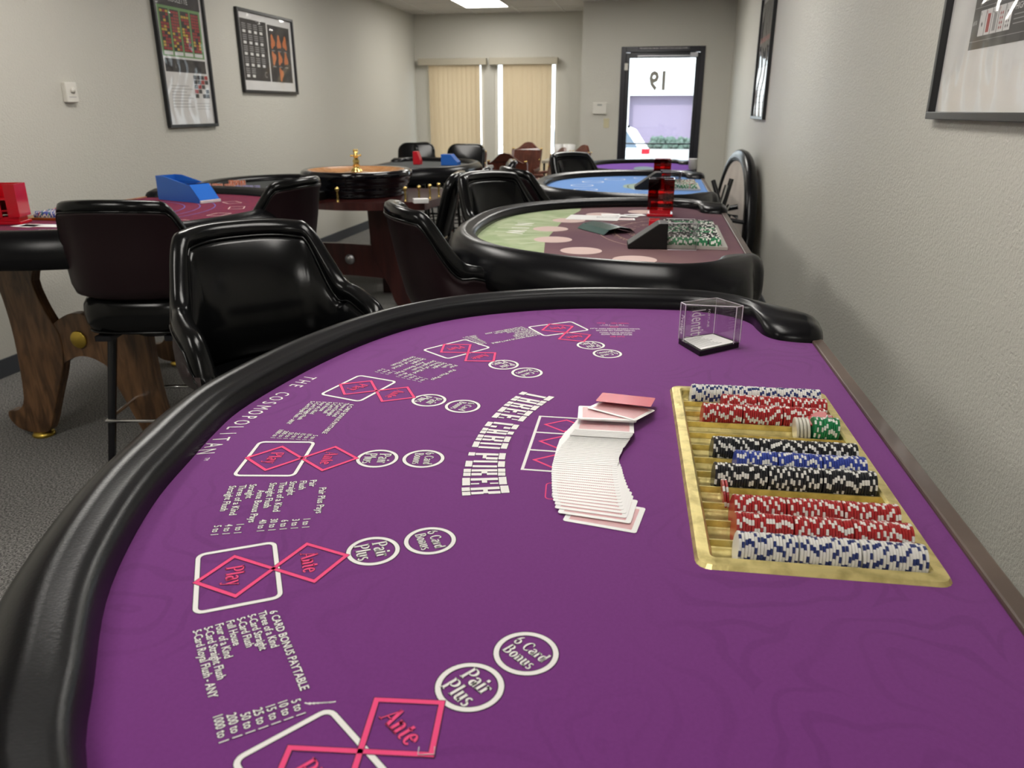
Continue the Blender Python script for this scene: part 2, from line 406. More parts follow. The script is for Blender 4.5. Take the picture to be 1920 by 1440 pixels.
# house number, painted to be read from outside, so it shows reversed here
n = MB(); Mn = Matrix.Translation((.068, -.0045, 1.635)) @ Matrix(((-1, 0, 0, 0), (0, 0, 1, 0), (0, 1, 0, 0), (0, 0, 0, 1)))
put_text(n, '19', .30, Mn, 0, 0, sx=.80, align='L', off=.034); n.build('house_number', mat('grey_decal', (.33, .32, .28), .6), dr)
sg = MB(); sg.box(-.33, -.053, DZ - .035, .30, -.0505, DZ - .008, 0)
Ms = Matrix.Translation((-.31, -.0535, DZ - .029)) @ Matrix(((1, 0, 0, 0), (0, 0, -1, 0), (0, 1, 0, 0), (0, 0, 0, 1)))
put_text(sg, 'THIS DOOR MUST REMAIN UNLOCKED DURING BUSINESS HOURS', .021, Ms, .0003, 1, sx=.93)
sg.build('door_notice', [mat('notice_strip', (.06, .06, .07), .5), M_white], dr)
k = MB(); k.box(.31, -.10, DZ - .125, .40, -.02, DZ - .075); k.box(-.33, -.07, DZ - .118, .31, -.045, DZ - .1); bevel(k.build('door_closer', M_steel, dr), .004)
k = MB(); k.lathe([(0, 0), (.017, .002), (.017, .012), (0, .014)], 16, M=Matrix.Translation((lx0 + .075, -.02, 1.19)) @ Matrix.Rotation(PI / 2, 4, 'X')); k.build('thumb_turn', M_black, dr)
k = MB(); k.tube([(lx0 + .06, -.03, 1.0), (lx0 + .06, -.08, 1.02), (lx1 - .06, -.08, 1.02), (lx1 - .06, -.03, 1.0)], .0, 6); 
k = MB(); k.box(lx0 - .012, -.055, 1.86, lx0 + .03, -.025, 1.94); bevel(k.build('door_contact', M_plasticw, dr), .004)

# ------------------------------------------------------------------ blinds
def blind(x0, x1, vx0, vx1, nv, label, gaps=()):
    e = empty('vertical_blind', label, 'blind', ((x0 + x1) / 2, YW - .06, .3))
    cx = (x0 + x1) / 2
    v = MB(); v.box(x0 - cx, -.05, 1.685, x1 - cx, .055, 1.775); bevel(v.build('valance', M_valance, e), .006)
    s_ = MB(); pitch = (vx1 - vx0) / nv
    for i in range(nv):
        xa = vx0 + pitch * i - cx; ang = R(9) * (1 if i % 2 else .6); w = pitch * 1.06
        if i in gaps: ang = R(32)
        rows = []
        for z in (.03, 1.69):
            rr_ = []
            for t in range(5):
                u = (t / 4 - .5) * w; bow = .006 * (1 - (2 * t / 4 - 1) ** 2)
                rr_.append((xa + pitch / 2 + u * math.cos(ang) - bow * math.sin(ang), u * math.sin(ang) - bow, z))
            rows.append(rr_)
        s_.grid(rows, 0, smooth=True)
    s_.build('vanes', M_blind, e)
    return e
blind(-3.43, -2.443, -3.285, -2.545, 11, 'cream vertical blind in the left window, one vane turned open', gaps=(1,))
blind(-2.40, -1.437, -2.215, -1.52, 10, 'cream vertical blind in the right window beside the entry wall, bright gaps at both sides')

# ------------------------------------------------------------------ ceiling lights
for i, (x, y) in enumerate(LIGHTS):
    side = 'left' if x < -1.5 else 'right'
    row = ['window end of', 'third bay of', 'second bay of', 'camera end of'][i % 4]
    e = empty('ceiling_light', 'square white fluorescent panel in the ceiling, %s the %s row' % (row, side), 'ceiling light', (x, y, CEIL - .012), 0, 'fluorescent ceiling panels')
    f = MB()
    for a, b, c, d in ((-.30, -.60, .30, -.575), (-.30, .575, .30, .60), (-.30, -.575, -.275, .575), (.275, -.575, .30, .575)): f.box(a, b, -.004, c, d, .012)
    f.build('light_frame', M_grid, e)
    f = MB(); f.box(-.275, -.575, 0, .275, .575, .006); f.build('diffuser', M_light, e)
    if i == 0: e['label'] = 'bright fluorescent ceiling panel near the two blinds, only its edge in view'

# ------------------------------------------------------------------ the D-shaped gaming table
def superell(a, b, n, N=44, u0=.835):
    out = []
    for k in range(N + 1):
        t = PI * k / N
        # parametrise by angle from +u to -u
        c, s_ = math.cos(t), math.sin(t)
        u = a * math.copysign(abs(c) ** (2 / n), c); v = b * abs(s_) ** (2 / n)
        out.append((u, v))
    return [p for p in out if p[1] > .2]
def catmull(P, k=5):
    out = []
    for i in range(len(P) - 1):
        p0 = P[max(i - 1, 0)]; p1 = P[i]; p2 = P[i + 1]; p3 = P[min(i + 2, len(P) - 1)]
        for j in range(k):
            t = j / k
            out.append(tuple(.5 * (2 * p1[d] + (p2[d] - p0[d]) * t + (2 * p0[d] - 5 * p1[d] + 4 * p2[d] - p3[d]) * t * t + (3 * p1[d] - p0[d] - 3 * p2[d] + p3[d]) * t ** 3) for d in range(len(p1))))
    out.append(P[-1]); return out
# paired inner/outer points of the arm-rest ears (u, v) for the +u end
EAR = [((.600, .0), (.80, .0)), ((.603, .035), (.865, .012)), ((.615, .068), (.91, .035)), ((.645, .090), (.938, .068)), ((.69, .099), (.95, .105)), ((.745, .108), (.955, .145)), ((.80, .145), (.956, .185))]
RAILW = .118
def rail_pairs(inner, w=RAILW):
    pr = list(EAR)
    n = len(inner); mid = []
    for i, p in enumerate(inner):
        a = Vector(inner[max(i - 1, 0)]); b = Vector(inner[min(i + 1, n - 1)]); d = (b - a).normalized()
        nn = Vector((d.y, -d.x))
        if nn.dot(Vector(p) - Vector((0, .3))) < 0: nn = -nn
        mid.append((p, (p[0] + nn.x * w, p[1] + nn.y * w)))
    pr += mid
    pr += [((-i_[0], i_[1]), (-o_[0], o_[1])) for i_, o_ in reversed(EAR)]
    flat = [(a[0], a[1], b[0], b[1]) for a, b in pr]
    return flat
PROF = [(0.0, -.012), (.0, .006), (.02, .016), (.07, .0265), (.14, .0325), (.21, .0352), (.27, .0362), (.33, .0395), (.42, .0420), (.52, .0395), (.62, .0325), (.72, .022), (.82, .007), (.90, -.010), (.96, -.030), (1.0, -.052), (.985, -.072), (.95, -.088), (.88, -.098), (.75, -.10)]
def table_mesh(parent, flat, cloth_mats, printer=None, hole=None, trim=M_trim, smooth_k=4, body=True, under=M_black):
    """local frame: origin on the dealer edge, +x = u (along the table), +y = v (towards the players), z = 0 at the cloth"""
    fl = catmull(flat, smooth_k)
    # cap sections shrink to a rounded end
    secs = []
    def sec(p, ds=0, sq=1.0, zs=1.0):
        ix, iy, ox, oy = p; out = []
        for s_, z in PROF:
            s2 = .5 + (s_ - .5) * sq
            zz = z * zs if z > -.03 else z * (0.5 + .5 * zs)
            out.append((ix + (ox - ix) * s2, iy + (oy - iy) * s2 + ds, zz))
        return out
    a, b = fl[0], fl[-1]
    secs.append(sec(a, -.030, .55, .35)); secs.append(sec(a, -.026, .78, .62)); secs.append(sec(a, -.014, .93, .86))
    secs += [sec(p) for p in fl]
    secs.append(sec(b, -.014, .93, .86)); secs.append(sec(b, -.026, .78, .62)); secs.append(sec(b, -.030, .55, .35))
    r_ = MB(); r_.grid(secs, 0)
    for s_, rev in ((secs[0], 1), (secs[-1], 0)):
        r_.add(s_, [list(range(len(s_)))[::-1] if rev else list(range(len(s_)))], 0, True)
    fixn(r_.build('armrest', M_vinyl, parent))
    # cloth: runs under the armrest, cut out for the tray
    outer = [(-.60, -.02)]
    outline = [(.74, .0), (.85, .05)] + [((p[0] * .6 + p[2] * .4), (p[1] * .6 + p[3] * .4)) for p in fl if p[1] > .14] + [(-.85, .05), (-.74, .0)]
    bm = bmesh.new(); ed = []
    def loop(pts):
        vs = [bm.verts.new((p[0], p[1], 0)) for p in pts]
        return [bm.edges.new((vs[i], vs[(i + 1) % len(vs)])) for i in range(len(vs))]
    ed += loop(outline)
    if hole: ed += loop(hole)
    bmesh.ops.triangle_fill(bm, use_beauty=True, use_dissolve=False, edges=ed, normal=(0, 0, 1))
    for f in bm.faces:
        if f.normal.z < 0: f.normal_flip()
    bm.verts.index_update()
    vs = [tuple(v.co) for v in bm.verts]; fs = [[v.index for v in f.verts] for f in bm.faces]; bm.free()
    c = MB(); c.add(vs, fs, 0)
    if printer: printer(c)
    c.build('playing_cloth', cloth_mats, parent)
    if body:
        # table core under the cloth, with a hollow for the tray
        core = [(.72, .012), (.83, .05)] + [((p[0] * .5 + p[2] * .5), (p[1] * .5 + p[3] * .5)) for p in fl if p[1] > .14] + [(-.83, .05), (-.72, .012)]
        bm = bmesh.new(); 
        ed = []
        ed += loop2(bm, core, -.004)
        if hole: ed += loop2(bm, hole, -.004)
        bmesh.ops.triangle_fill(bm, use_beauty=True, use_dissolve=False, edges=ed, normal=(0, 0, 1))
        top = list(bm.faces)
        ex = bmesh.ops.extrude_face_region(bm, geom=top)
        for v in [g for g in ex['geom'] if isinstance(g, bmesh.types.BMVert)]: v.co.z = -.075
        bmesh.ops.recalc_face_normals(bm, faces=bm.faces)
        me = D.meshes.new('table_core'); bm.to_mesh(me); bm.free(); me.materials.append(under)
        o = D.objects.new('table_core', me); COL.objects.link(o); o.parent = parent
    t = MB(); t.box(-.615, -.024, -.09, .615, .0, .006); bevel(t.build('dealer_edge_trim', trim, parent), .003)
def loop2(bm, pts, z):
    vs = [bm.verts.new((p[0], p[1], z)) for p in pts]
    return [bm.edges.new((vs[i], vs[(i + 1) % len(vs)])) for i in range(len(vs))]
def folding_legs(parent, h, us=(-.55, .55), vs=(.18, .72), m=M_blackmetal):
    for u in us:
        for v in vs:
            l = MB(); l.tube([(u, v, -.075), (u * 1.08, v + (.04 if v > .4 else -.04), -h + .01)], .016, 10); l.lathe([(.02, -h), (.02, -h + .015), (.016, -h + .02)], 12, c=(u * 1.08, v + (.04 if v > .4 else -.04)))
            l.build('leg', m, parent)
        b = MB(); b.tube([(u * 1.04, vs[0] - .02, -h * .55), (u * 1.04, vs[1] + .02, -h * .55)], .011, 8); b.build('crossbar', m, parent)

# ---- serif letters for the betting spots
def A_(cx, cy, rx, ry, a0, a1, wt=.17, wn=.07, N=14):
    pts = []; ws = []
    for k in range(N + 1):
        a = R(a0 + (a1 - a0) * k / N); pts.append((cx + rx * math.cos(a), cy + ry * math.sin(a))); ws.append(wn + (wt - wn) * abs(math.cos(a)) ** 1.6)
    return ('r', pts, ws)
def T_(x0, y0, x1, y1, w): return ('r', [(x0, y0), (x1, y1)], [w, w])
def SF(x, y, w=.30): return ('r', [(x - w / 2, y), (x + w / 2, y)], [.055, .055])
tk, tn = .17, .075
SER = {
 'P': (.80, [T_(.2, 0, .2, 1, tk), T_(.2, .975, .42, .975, tn), T_(.2, .47, .42, .47, tn), A_(.40, .725, .28, .25, 90, -90), SF(.2, .03, .36), SF(.14, .97, .2)]),
 'B': (.84, [T_(.2, 0, .2, 1, tk), T_(.1, .975, .40, .975, tn), T_(.2, .53, .42, .53, tn), T_(.1, .028, .44, .028, tn), A_(.38, .75, .24, .22, 90, -90), A_(.42, .28, .27, .25, 90, -90)]),
 'l': (.34, [T_(.17, 0, .17, 1, tk), SF(.17, .03), SF(.13, .98, .18)]),
 'i': (.34, [T_(.17, 0, .17, .66, tk), SF(.17, .03), SF(.13, .65, .18), T_(.17, .80, .17, .98, .18)]),
 'a': (.62, [A_(.25, .20, .17, .19, 0, 360), T_(.46, .04, .46, .48, tk), A_(.28, .46, .19, .19, 0, 155), SF(.52, .03, .14)]),
 'y': (.62, [T_(.10, .65, .33, .04, .16), T_(.53, .65, .26, -.22, .06), A_(.16, -.2, .10, .09, 0, -170, .09), SF(.10, .65, .24), SF(.52, .65, .2)]),
 'A': (.90, [T_(.10, 0, .45, 1, .06), T_(.43, 1, .78, 0, .18), T_(.22, .34, .66, .34, .055), SF(.10, .03, .26), SF(.78, .03, .28)]),
 'n': (.70, [T_(.17, 0, .17, .66, tk), A_(.35, .44, .18, .20, 170, 0), T_(.53, 0, .53, .46, tk), SF(.17, .03), SF(.54, .03), SF(.11, .65, .18)]),
 't': (.44, [T_(.19, .12, .19, .86, tk), T_(.02, .64, .38, .64, tn), A_(.30, .13, .11, .11, 180, 310, .12)]),
 'e': (.58, [A_(.30, .33, .22, .31, 5, 318), T_(.12, .37, .5, .37, tn)]),
 'r': (.48, [T_(.17, 0, .17, .66, tk), A_(.33, .46, .16, .18, 165, 60), T_(.38, .55, .42, .6, .13), SF(.17, .03), SF(.11, .65, .18)]),
 'u': (.70, [T_(.15, .2, .15, .66, tk), A_(.33, .22, .18, .20, 180, 350), T_(.52, .04, .52, .66, tk), SF(.10, .65, .18), SF(.46, .65, .18), SF(.58, .03, .14)]),
 's': (.50, [A_(.24, .49, .15, .15, 40, 265, .13), A_(.25, .18, .16, .16, 90, -150, .13), T_(.2, .37, .3, .31, .13)]),
 '6': (.66, [A_(.33, .30, .22, .28, 0, 360), A_(.50, .36, .40, .60, 108, 185)]),
 'C': (.84, [A_(.46, .5, .34, .48, 48, 312), T_(.70, .72, .70, .95, .06), T_(.70, .05, .70, .25, .05)]),
 'd': (.68, [A_(.27, .33, .18, .31, 0, 360), T_(.49, 0, .49, 1, tk), SF(.43, .98, .18), SF(.55, .03, .16)]),
 'o': (.62, [A_(.31, .33, .22, .31, 0, 360)]),
 ' ': (.34, [])}
def serif(mb, word, size, M, z, m, dark=None, sx=1.0):
    w = sum(SER[c][0] + .05 for c in word) * size * sx; x = -w / 2
    for c in word:
        adv, st = SER[c]
        for _, pts, ws in st:
            P = [(x + p[0] * size * sx, (p[1] - .5) * size) for p in pts]
            if dark is not None: mb.stroke(P, [(q + .065) * size for q in ws], z - .00012, dark, M=M)
            mb.stroke(P, [q * size for q in ws], z, m, M=M)
        x += (adv + .05) * size * sx
SLAB = {
 'T': [(0, .8, 1, 1), (.32, .23, .68, .77), (.18, 0, .82, .2)],
 'H': [(0, .8, .46, 1), (.54, .8, 1, 1), (.08, .23, .4, .77), (.6, .23, .92, .77), (.4, .45, .6, .55), (0, 0, .46, .2), (.54, 0, 1, .2)],
 'R': [(0, .8, .92, 1), (.08, .23, .4, .77), (.64, .55, .96, .77), (.4, .45, .84, .55), (.62, .23, .92, .45), (0, 0, .46, .2), (.56, 0, 1, .2)],
 'E': [(0, .8, 1, 1), (.08, .23, .4, .77), (.4, .44, .72, .56), (.74, .62, .9, .77), (.74, .23, .9, .38), (0, 0, 1, .2)],
 'C': [(.08, .8, .92, 1), (0, .23, .34, .77), (.68, .6, 1, .77), (.68, .23, 1, .38), (.08, 0, .92, .2)],
 'A': [(.24, .8, .76, 1), (.14, .23, .42, .77), (.58, .23, .86, .77), (.42, .38, .58, .48), (0, 0, .46, .2), (.54, 0, 1, .2)],
 'D': [(0, .8, .9, 1), (.08, .23, .36, .77), (.71, .23, 1, .77), (0, 0, .9, .2)],
 'P': [(0, .8, .94, 1), (.08, .23, .4, .77), (.66, .5, 1, .77), (.4, .4, .86, .5), (0, 0, .52, .2)],
 'O': [(.08, .8, .92, 1), (0, .23, .29, .77), (.71, .23, 1, .77), (.08, 0, .92, .2)],
 'K': [(0, .8, .46, 1), (.54, .8, 1, 1), (.08, .23, .4, .77), (.56, .56, .88, .77), (.4, .43, .66, .57), (.6, .23, .94, .44), (0, 0, .46, .2), (.54, 0, 1, .2)]}

_ym = {.8: .825, .2: .175, .77: .808, .23: .192}
SLAB = {k: [(x0, _ym.get(y0, y0), x1, _ym.get(y1, y1)) for x0, y0, x1, y1 in v] for k, v in SLAB.items()}

# ---- table 1: the purple three card poker table, nearest the camera
T1 = empty('card_table', 'purple-cloth poker table in the foreground with black padded armrest and printed betting spots', 'gaming table', (.352, 1.03, .94))
PH = .022
Mw = Matrix(((-math.sin(PH), -math.cos(PH), 0, .352), (math.cos(PH), -math.sin(PH), 0, 1.03), (0, 0, 1, .94), (0, 0, 0, 1)))
# local (u, v, z) -> world
T1.matrix_world = Mw
inv1 = Mw.inverted()
def w2l(x, y): p = inv1 @ Vector((x, y, .94)); return (p.x, p.y)
inner1 = [(.838, .22), (.842, .30), (.834, .42), (.815, .52), (.782, .61), (.73, .705), (.668, .783), (.58, .855), (.471, .909), (.34, .95), (.20, .978), (.056, .993), (-.04, .985), (-.125, .971), (-.234, .951), (-.344, .917), (-.448, .873), (-.552, .81), (-.635, .755), (-.72, .66), (-.785, .53), (-.82, .40), (-.838, .27)]
TR = [(.044, 1.303), (.066, .732), (.327, .737), (.303, 1.312)]     # outline of the chip tray
TRL = [w2l(*p) for p in TR]
def inset(P, d):
    c = (sum(p[0] for p in P) / 4, sum(p[1] for p in P) / 4)
    return [(p[0] + (d if p[0] < c[0] else -d), p[1] + (d if p[1] < c[1] else -d)) for p in P]
def print1(c):
    z = .0004; WH, PK, DK = 1, 2, 3
    L3 = inv1.to_3x3()
    def F(o, d):   # surface frame from a point and an 'up' direction given on the table top
        o2 = w2l(*o); d2 = L3 @ Vector((d[0], d[1], 0)); return frame2(o2, (d2.x, d2.y))
    spots = [((-.130, .513), (.62, .785)), ((-.284, .701), (.868, .497)), ((-.361, .930), (.985, .17)), ((-.354, 1.164), (.965, -.262)), ((-.267, 1.374), (.80, -.60)), ((-.114, 1.533), (.58, -.815))]
    for o, d in spots:
        M = F(o, d)
        # card-shaped frame, play and ante diamonds, two rings
        pts = rrect(-.055, -.182, .055, -.102, .008)
        c.stroke(pts, .0062, z - .00010, DK, True, M); c.stroke(pts, .0048, z, WH, True, M)
        for cy in (-.0675, -.1445):
            q = [(0, cy + .0385), (.0385, cy), (0, cy - .0385), (-.0385, cy)]
            c.stroke(q, .0060, z + .00008, DK, True, M); c.stroke(q, .0046, z + .0002, PK, True, M)
        for cy in (0, .0645):
            ci = circ(0, cy, .0268, 48); c.stroke(ci, .0066, z - .0001, DK, True, M); c.stroke(ci, .0048, z, WH, True, M)
        def sub(y): return M @ Matrix.Translation((0, y, 0))
        serif(c, 'Pair', .0165, sub(.0095), z + .0002, WH, DK, sx=.80); serif(c, 'Plus', .0165, sub(-.0105), z + .0002, WH, DK, sx=.80)
        serif(c, '6 Card', .0125, sub(.0645 + .0075), z + .0002, WH, DK, sx=.80); serif(c, 'Bonus', .0125, sub(.0645 - .0075), z + .0002, WH, DK, sx=.80)
        serif(c, 'Ante', .0185, sub(-.0675), z + .0002, PK, DK, sx=.78); serif(c, 'Play', .0185, sub(-.1445), z + .0002, PK, DK, sx=.78)
    # pay tables
    six = [('Three of a Kind', '5 to 1'), ('5-Card Straight', '10 to 1'), ('5-Card Flush', '15 to 1'), ('Full House', '25 to 1'), ('Four of a Kind', '50 to 1'), ('5-Card Straight Flush', '200 to 1'), ('5-Card Royal Flush - ANY', '1000 to 1')]
    for (sx_, sy_), d, L in (((-.345, .578), (.78, .625), .150), ((-.477, 1.122), (.995, .03), .150), ((-.233, 1.597), (.70, -.71), .150)):
        M = F((sx_, sy_), d)
        tw = put_text(c, '6 CARD BONUS PAYTABLE', .0108, M, z + .0002, WH, sx=.95, off=.016, dark=DK, doff=.045)
        for i, (a, b) in enumerate(six):
            y = -.0099 * (i + 1)
            Mi = M @ Matrix.Translation((-.004, y, 0))
            put_text(c, a, .0108, Mi, z + .0002, WH, sx=.87, off=.016, dark=DK, doff=.045)
            put_text(c, b, .0108, M @ Matrix.Translation((L, y, 0)), z + .0002, WH, sx=.80, align='R', off=.012, dark=DK, doff=.045)
    pp = [('Pair', '1 to 1'), ('Flush', '3 to 1'), ('Straight', '6 to 1'), ('Three of a Kind', '30 to 1'), ('Straight Flush', '40 to 1'), (None, 'Ante Bonus Pays'), ('Straight', '1 to 1'), ('Three of a Kind', '4 to 1'), ('Straight Flush', '5 to 1')]
    for (sx_, sy_), d, L in (((-.425, .850), (.94, .34), .124), ((-.359, 1.356), (.93, -.37), .112)):
        M = F((sx_, sy_), d)
        put_text(c, 'Pair Plus Pays', .0128, M @ Matrix.Translation((.058, .0135, 0)), z + .0002, WH, sx=.98, align='C', off=.012, dark=DK, doff=.04)
        for i, (a, b) in enumerate(pp):
            y = -.0127 * i
            if a is None: put_text(c, b, .0125, M @ Matrix.Translation((.060, y, 0)), z + .0002, WH, sx=.98, align='C', off=.012, dark=DK, doff=.04); continue
            put_text(c, a, .0128, M @ Matrix.Translation((0, y, 0)), z + .0002, WH, sx=.98, off=.012, dark=DK, doff=.04)
            put_text(c, b, .0122, M @ Matrix.Translation((L, y, 0)), z + .0002, WH, sx=.80, align='R', off=.012, dark=DK, doff=.04)
    # dealer rules beyond the last spot
    M = F((-.064, 1.61), (.14, -.99))
    for i, (tx, mm, ul) in enumerate((('PLAY BET', PK, 0), ('MUST EQUAL ANTE', WH, 1), ('DEALER PLAYS WITH', WH, 0), ('QUEEN HIGH OR BETTER', WH, 1), ('WHEN DEALER DOES NOT PLAY', WH, 0), ('ANTE', PK, 1), ('1 to 1      1 to 1', WH, 0), ('WHEN TIED      PUSH', PK, 0))):
        y = -.0158 * i
        put_text(c, tx, .0105, M @ Matrix.Translation((0, y, 0)), z + .0002, mm, sx=.72, align='C', off=.01)
        if ul: c.stroke([(-.032, y - .0045), (.032, y - .0045)], .0010, z + .0002, WH, M=M)
    # arc of slab lettering
    word = 'THREE CARD POKER'; n = len(word)
    def on(t):  # t 0..1 along the arc, centre line of the letters
        y = 1.229 - t * (1.229 - .850); x = -.176 - .033 * (1 - (2 * t - 1) ** 2) - .012 * t
        return Vector((x, y))
    adv = [(.42 if ch == ' ' else 1) for ch in word]; tot = sum(adv); acc = 0
    for i, ch in enumerate(word):
        acc += adv[i]
        if ch == ' ': continue
        t = (acc - .5) / tot; a = on(t - .01); b = on(t + .01); dd = (b - a).normalized(); up = Vector((-dd.y, dd.x))
        if up.x < 0: up = -up
        p = on(t); M = F((p.x, p.y), (up.x, up.y))
        hgt = .050 + .0115 * abs(2 * t - 1) ** 1.5; wd = .0216
        for x0, y0, x1, y1 in SLAB[ch]:
            for e, mm, zz in ((.0006, DK, z), (0, WH, z + .0002)):
                q = [((x0 - .5) * wd - e, (y0 - .5) * hgt - e), ((x1 - .5) * wd + e, (y0 - .5) * hgt - e), ((x1 - .5) * wd + e, (y1 - .5) * hgt + e), ((x0 - .5) * wd - e, (y1 - .5) * hgt + e)]
                c.poly(q, zz, mm, M)
    # resort name along the armrest
    word = 'THE COSMOPOLITAN'; n = len(word)
    for i, ch in enumerate(word):
        t = i / (n - .5); y = 1.238 - t * .345; x = -.607 - .010 * math.sin(t * PI) - .022 * t ** 2 * 0 - .008 * t
        if ch == ' ': continue
        d = Vector((1, .42 - .66 * (1 - t)))
        M = F((x - .004, y), (d.x, d.y))
        put_text(c, ch, .0355, M, z + .0002, WH, sx=.66, align='C')
    put_text(c, 'TM', .009, F((-.597, .884), (1, .3)), z + .0002, WH, sx=.8, align='C')
    # dealer's three card boxes
    M = F((-.134, 1.03), (1, .02))
    bx = [(-.097, -.024), (.097, -.024), (.097, .062), (-.097, .062)]
    c.stroke(bx, .0042, z, WH, True, M)
    for k in (-.0323, .0323): c.stroke([(k, -.022), (k, .060)], .0042, z, WH, M=M)
    for k in (-.0646, 0, .0646): c.stroke([(k, -.012), (k + .023, .019), (k, .050), (k - .023, .019)], .0034, z, PK, True, M)
    M = F((-.100, .878), (1, .1))
    c.stroke(rrect(-.022, -.016, .022, .03, .006), .0016, z, PK, True, M); put_text(c, 'GAMES', .012, M @ Matrix.Translation((0, -.008, 0)), z, WH, sx=.8, align='C')
    # scuff in the nap beside the nearest card frame
    M = F((-.247, .474), (.8, .6))
    for k in range(7): c.stroke([(-.004 + .0015 * k, -.012 + .003 * k), (.001 * k, -.008 + .0032 * k)], .0012, z, WH, M=M)
table_mesh(T1, rail_pairs(inner1), [M_purple, M_white, M_pink, M_dark], print1, hole=inset(TRL, .012))
folding_legs(T1, .94)

# ---- chip tray
tray = empty('chip_tray', 'brass-coloured metal chip tray with ribbed tubes set in the purple table', 'chip tray', (.185, 1.02, .94))
ty0, ty1 = .755, 1.287; NT = 12; tp = (ty1 - ty0) / NT
# the tray is a slightly turned rectangle: shear-free rotation about its centre
TA = math.atan2(.022, .571)
Mt = Matrix.Translation((.185, 1.021, .94)) @ Matrix.Rotation(TA, 4, 'Z')
tray.matrix_world = Mt
HX, HY = .1305, .2865
t = MB()
o_ = rrect(-HX, -HY, HX, HY, .016, 4); i_ = rrect(-HX + .019, -HY + .020, HX - .019, HY - .020, .006, 4)
o2 = rrect(-HX + .003, -HY + .003, HX - .003, HY - .003, .014, 4); i2 = rrect(-HX + .016, -HY + .017, HX - .016, HY - .017, .006, 4)
rows = [[(p[0], p[1], .0) for p in o_], [(p[0], p[1], .0045) for p in o2], [(p[0], p[1], .0055) for p in i2], [(p[0], p[1], .003) for p in i_], [(p[0], p[1], -.022) for p in i_]]
t.grid([list(r_) for r_ in rows], 0, closed_v=True, smooth=False)
fixn(t.build('tray_rim', M_gold, tray))
# ribbed well: half-round tubes across the tray
t = MB(); ix, iy = HX - .019, HY - .020; TP = 2 * iy / NT; rows = []
for x in (-ix, ix):
    rr_ = []
    for k in range(NT):
        for j in range(8):
            a = PI * j / 8; yy = -iy + TP * (k + .5) - TP / 2 * math.cos(a); rr_.append((x, yy, -.002 - .021 * math.sin(a) ** .8 if 0 < j else -.002))
    rr_.append((x, iy, -.002)); rows.append(rr_)
t.grid(rows, 0)
for k in range(1, NT):  # raised ribs
    y = -iy + TP * k; t.box(-ix, y - .0012, -.010, ix, y + .0012, -.0005)
t.build('tray_well', M_gold, tray)

# ---- poker chips
CH_R, CH_T = .0198, .00325
def chip_proto(name, base, spot, nspot=6):
    m_ = MB(); n = 36
    rs = [(0, 0), (.0125, 0), (.0185, 0), (CH_R, .0005), (CH_R, CH_T - .0005), (.0185, CH_T), (.0125, CH_T), (0, CH_T)]
    vs = []
    for r_, z in rs[1:-1]:
        for j in range(n): a = 2 * PI * j / n; vs.append((z - CH_T / 2, r_ * math.cos(a), r_ * math.sin(a)))
    per = n // nspot
    for i in range(5):
        for j in range(n):
            a = i * n + j; b = i * n + (j + 1) % n
            sp_ = (j % per) < 2 and i in (1, 2, 3)
            if i in (0, 4): sp_ = False
            m_.add(vs, [[a, b, b + n, a + n]], 1 if sp_ else 0) if False else None
            m_.f.append([a, b, b + n, a + n]); m_.m.append(1 if sp_ else 0); m_.sm.append(False)
    m_.f.append(list(range(n - 1, -1, -1))); m_.m.append(2); m_.sm.append(False)
    m_.f.append([5 * n + j for j in range(n)]); m_.m.append(2); m_.sm.append(False)
    m_.v = vs
    me = D.meshes.new(name); me.from_pydata(m_.v, [], m_.f)
    for q in (base, spot, base): me.materials.append(q)
    me.polygons.foreach_set('material_index', m_.m); me.update(); return me
CM = dict(w=chip_proto('poker_chip', MC_w, MC_n), r=chip_proto('poker_chip', MC_r, MC_w), k=chip_proto('poker_chip', MC_k, MC_w), b=chip_proto('poker_chip', MC_b, MC_w), g=chip_proto('poker_chip', MC_g, MC_w))
names = dict(w='white navy-marked poker chip', r='red poker chip', k='black poker chip', b='blue poker chip', g='green poker chip')
stuff_chips = MB()
def chip_at(M, kind, label, group, single=True):
    if single:
        o = D.objects.new('poker_chip', CM[kind]); COL.objects.link(o); o.matrix_world = M; tag(o, label, 'poker chip', group)
    else:
        me = CM[kind]; vs = [tuple(v.co) for v in me.vertices]
        off = {'w': 0, 'r': 2, 'k': 4, 'b': 6, 'g': 8}[kind]
        b = len(stuff_chips.v); stuff_chips.v += [tuple(M @ Vector(p)) for p in vs]
        for p in me.polygons: stuff_chips.f.append([i + b for i in p.vertices]); stuff_chips.m.append(off + (1 if p.material_index == 1 else 0)); stuff_chips.sm.append(False)
def tube_row(k, kind, n, x1, where, single=True, z=.0025, stacks=3, dx=0, dy=0):
    """k = tube index from the camera end, chips packed from x1 leftwards"""
    y = -iy + TP * (k + .5) + dy; x = x1; per = n / stacks
    for i in range(n):
        if i and int(i / per) != int((i - 1) / per): x -= .0018
        M = Mt @ Matrix.Translation((x, y + rnd.uniform(-.0005, .0005), z - .0016 * 0 + rnd.uniform(-.0004, .0004))) @ Matrix.Rotation(R(rnd.uniform(3, 5)), 4, 'Y') @ Matrix.Rotation(rnd.uniform(0, 2 * PI), 4, 'X')
        chip_at(M, kind, '%s in the %s' % (names[kind], where), 'chips in the %s' % where, single)
        x -= CH_T + .00004
X1 = ix - .0035
tube_row(0, 'w', 58, X1, 'nearest row of the brass tray')
tube_row(1, 'r', 57, X1, 'brass tray, right behind the nearest row')
tube_row(2, 'r', 56, X1, 'brass tray, just before the empty tube')
tube_row(4, 'k', 60, X1, 'brass tray, the nearer black row')
tube_row(5, 'b', 50, X1, 'brass tray, between two black rows', stacks=3)
tube_row(8, 'g', 11, X1 - .003, 'short row of the brass tray', stacks=1, z=.005)
tube_row(6, 'k', 58, X1, '', single=False)
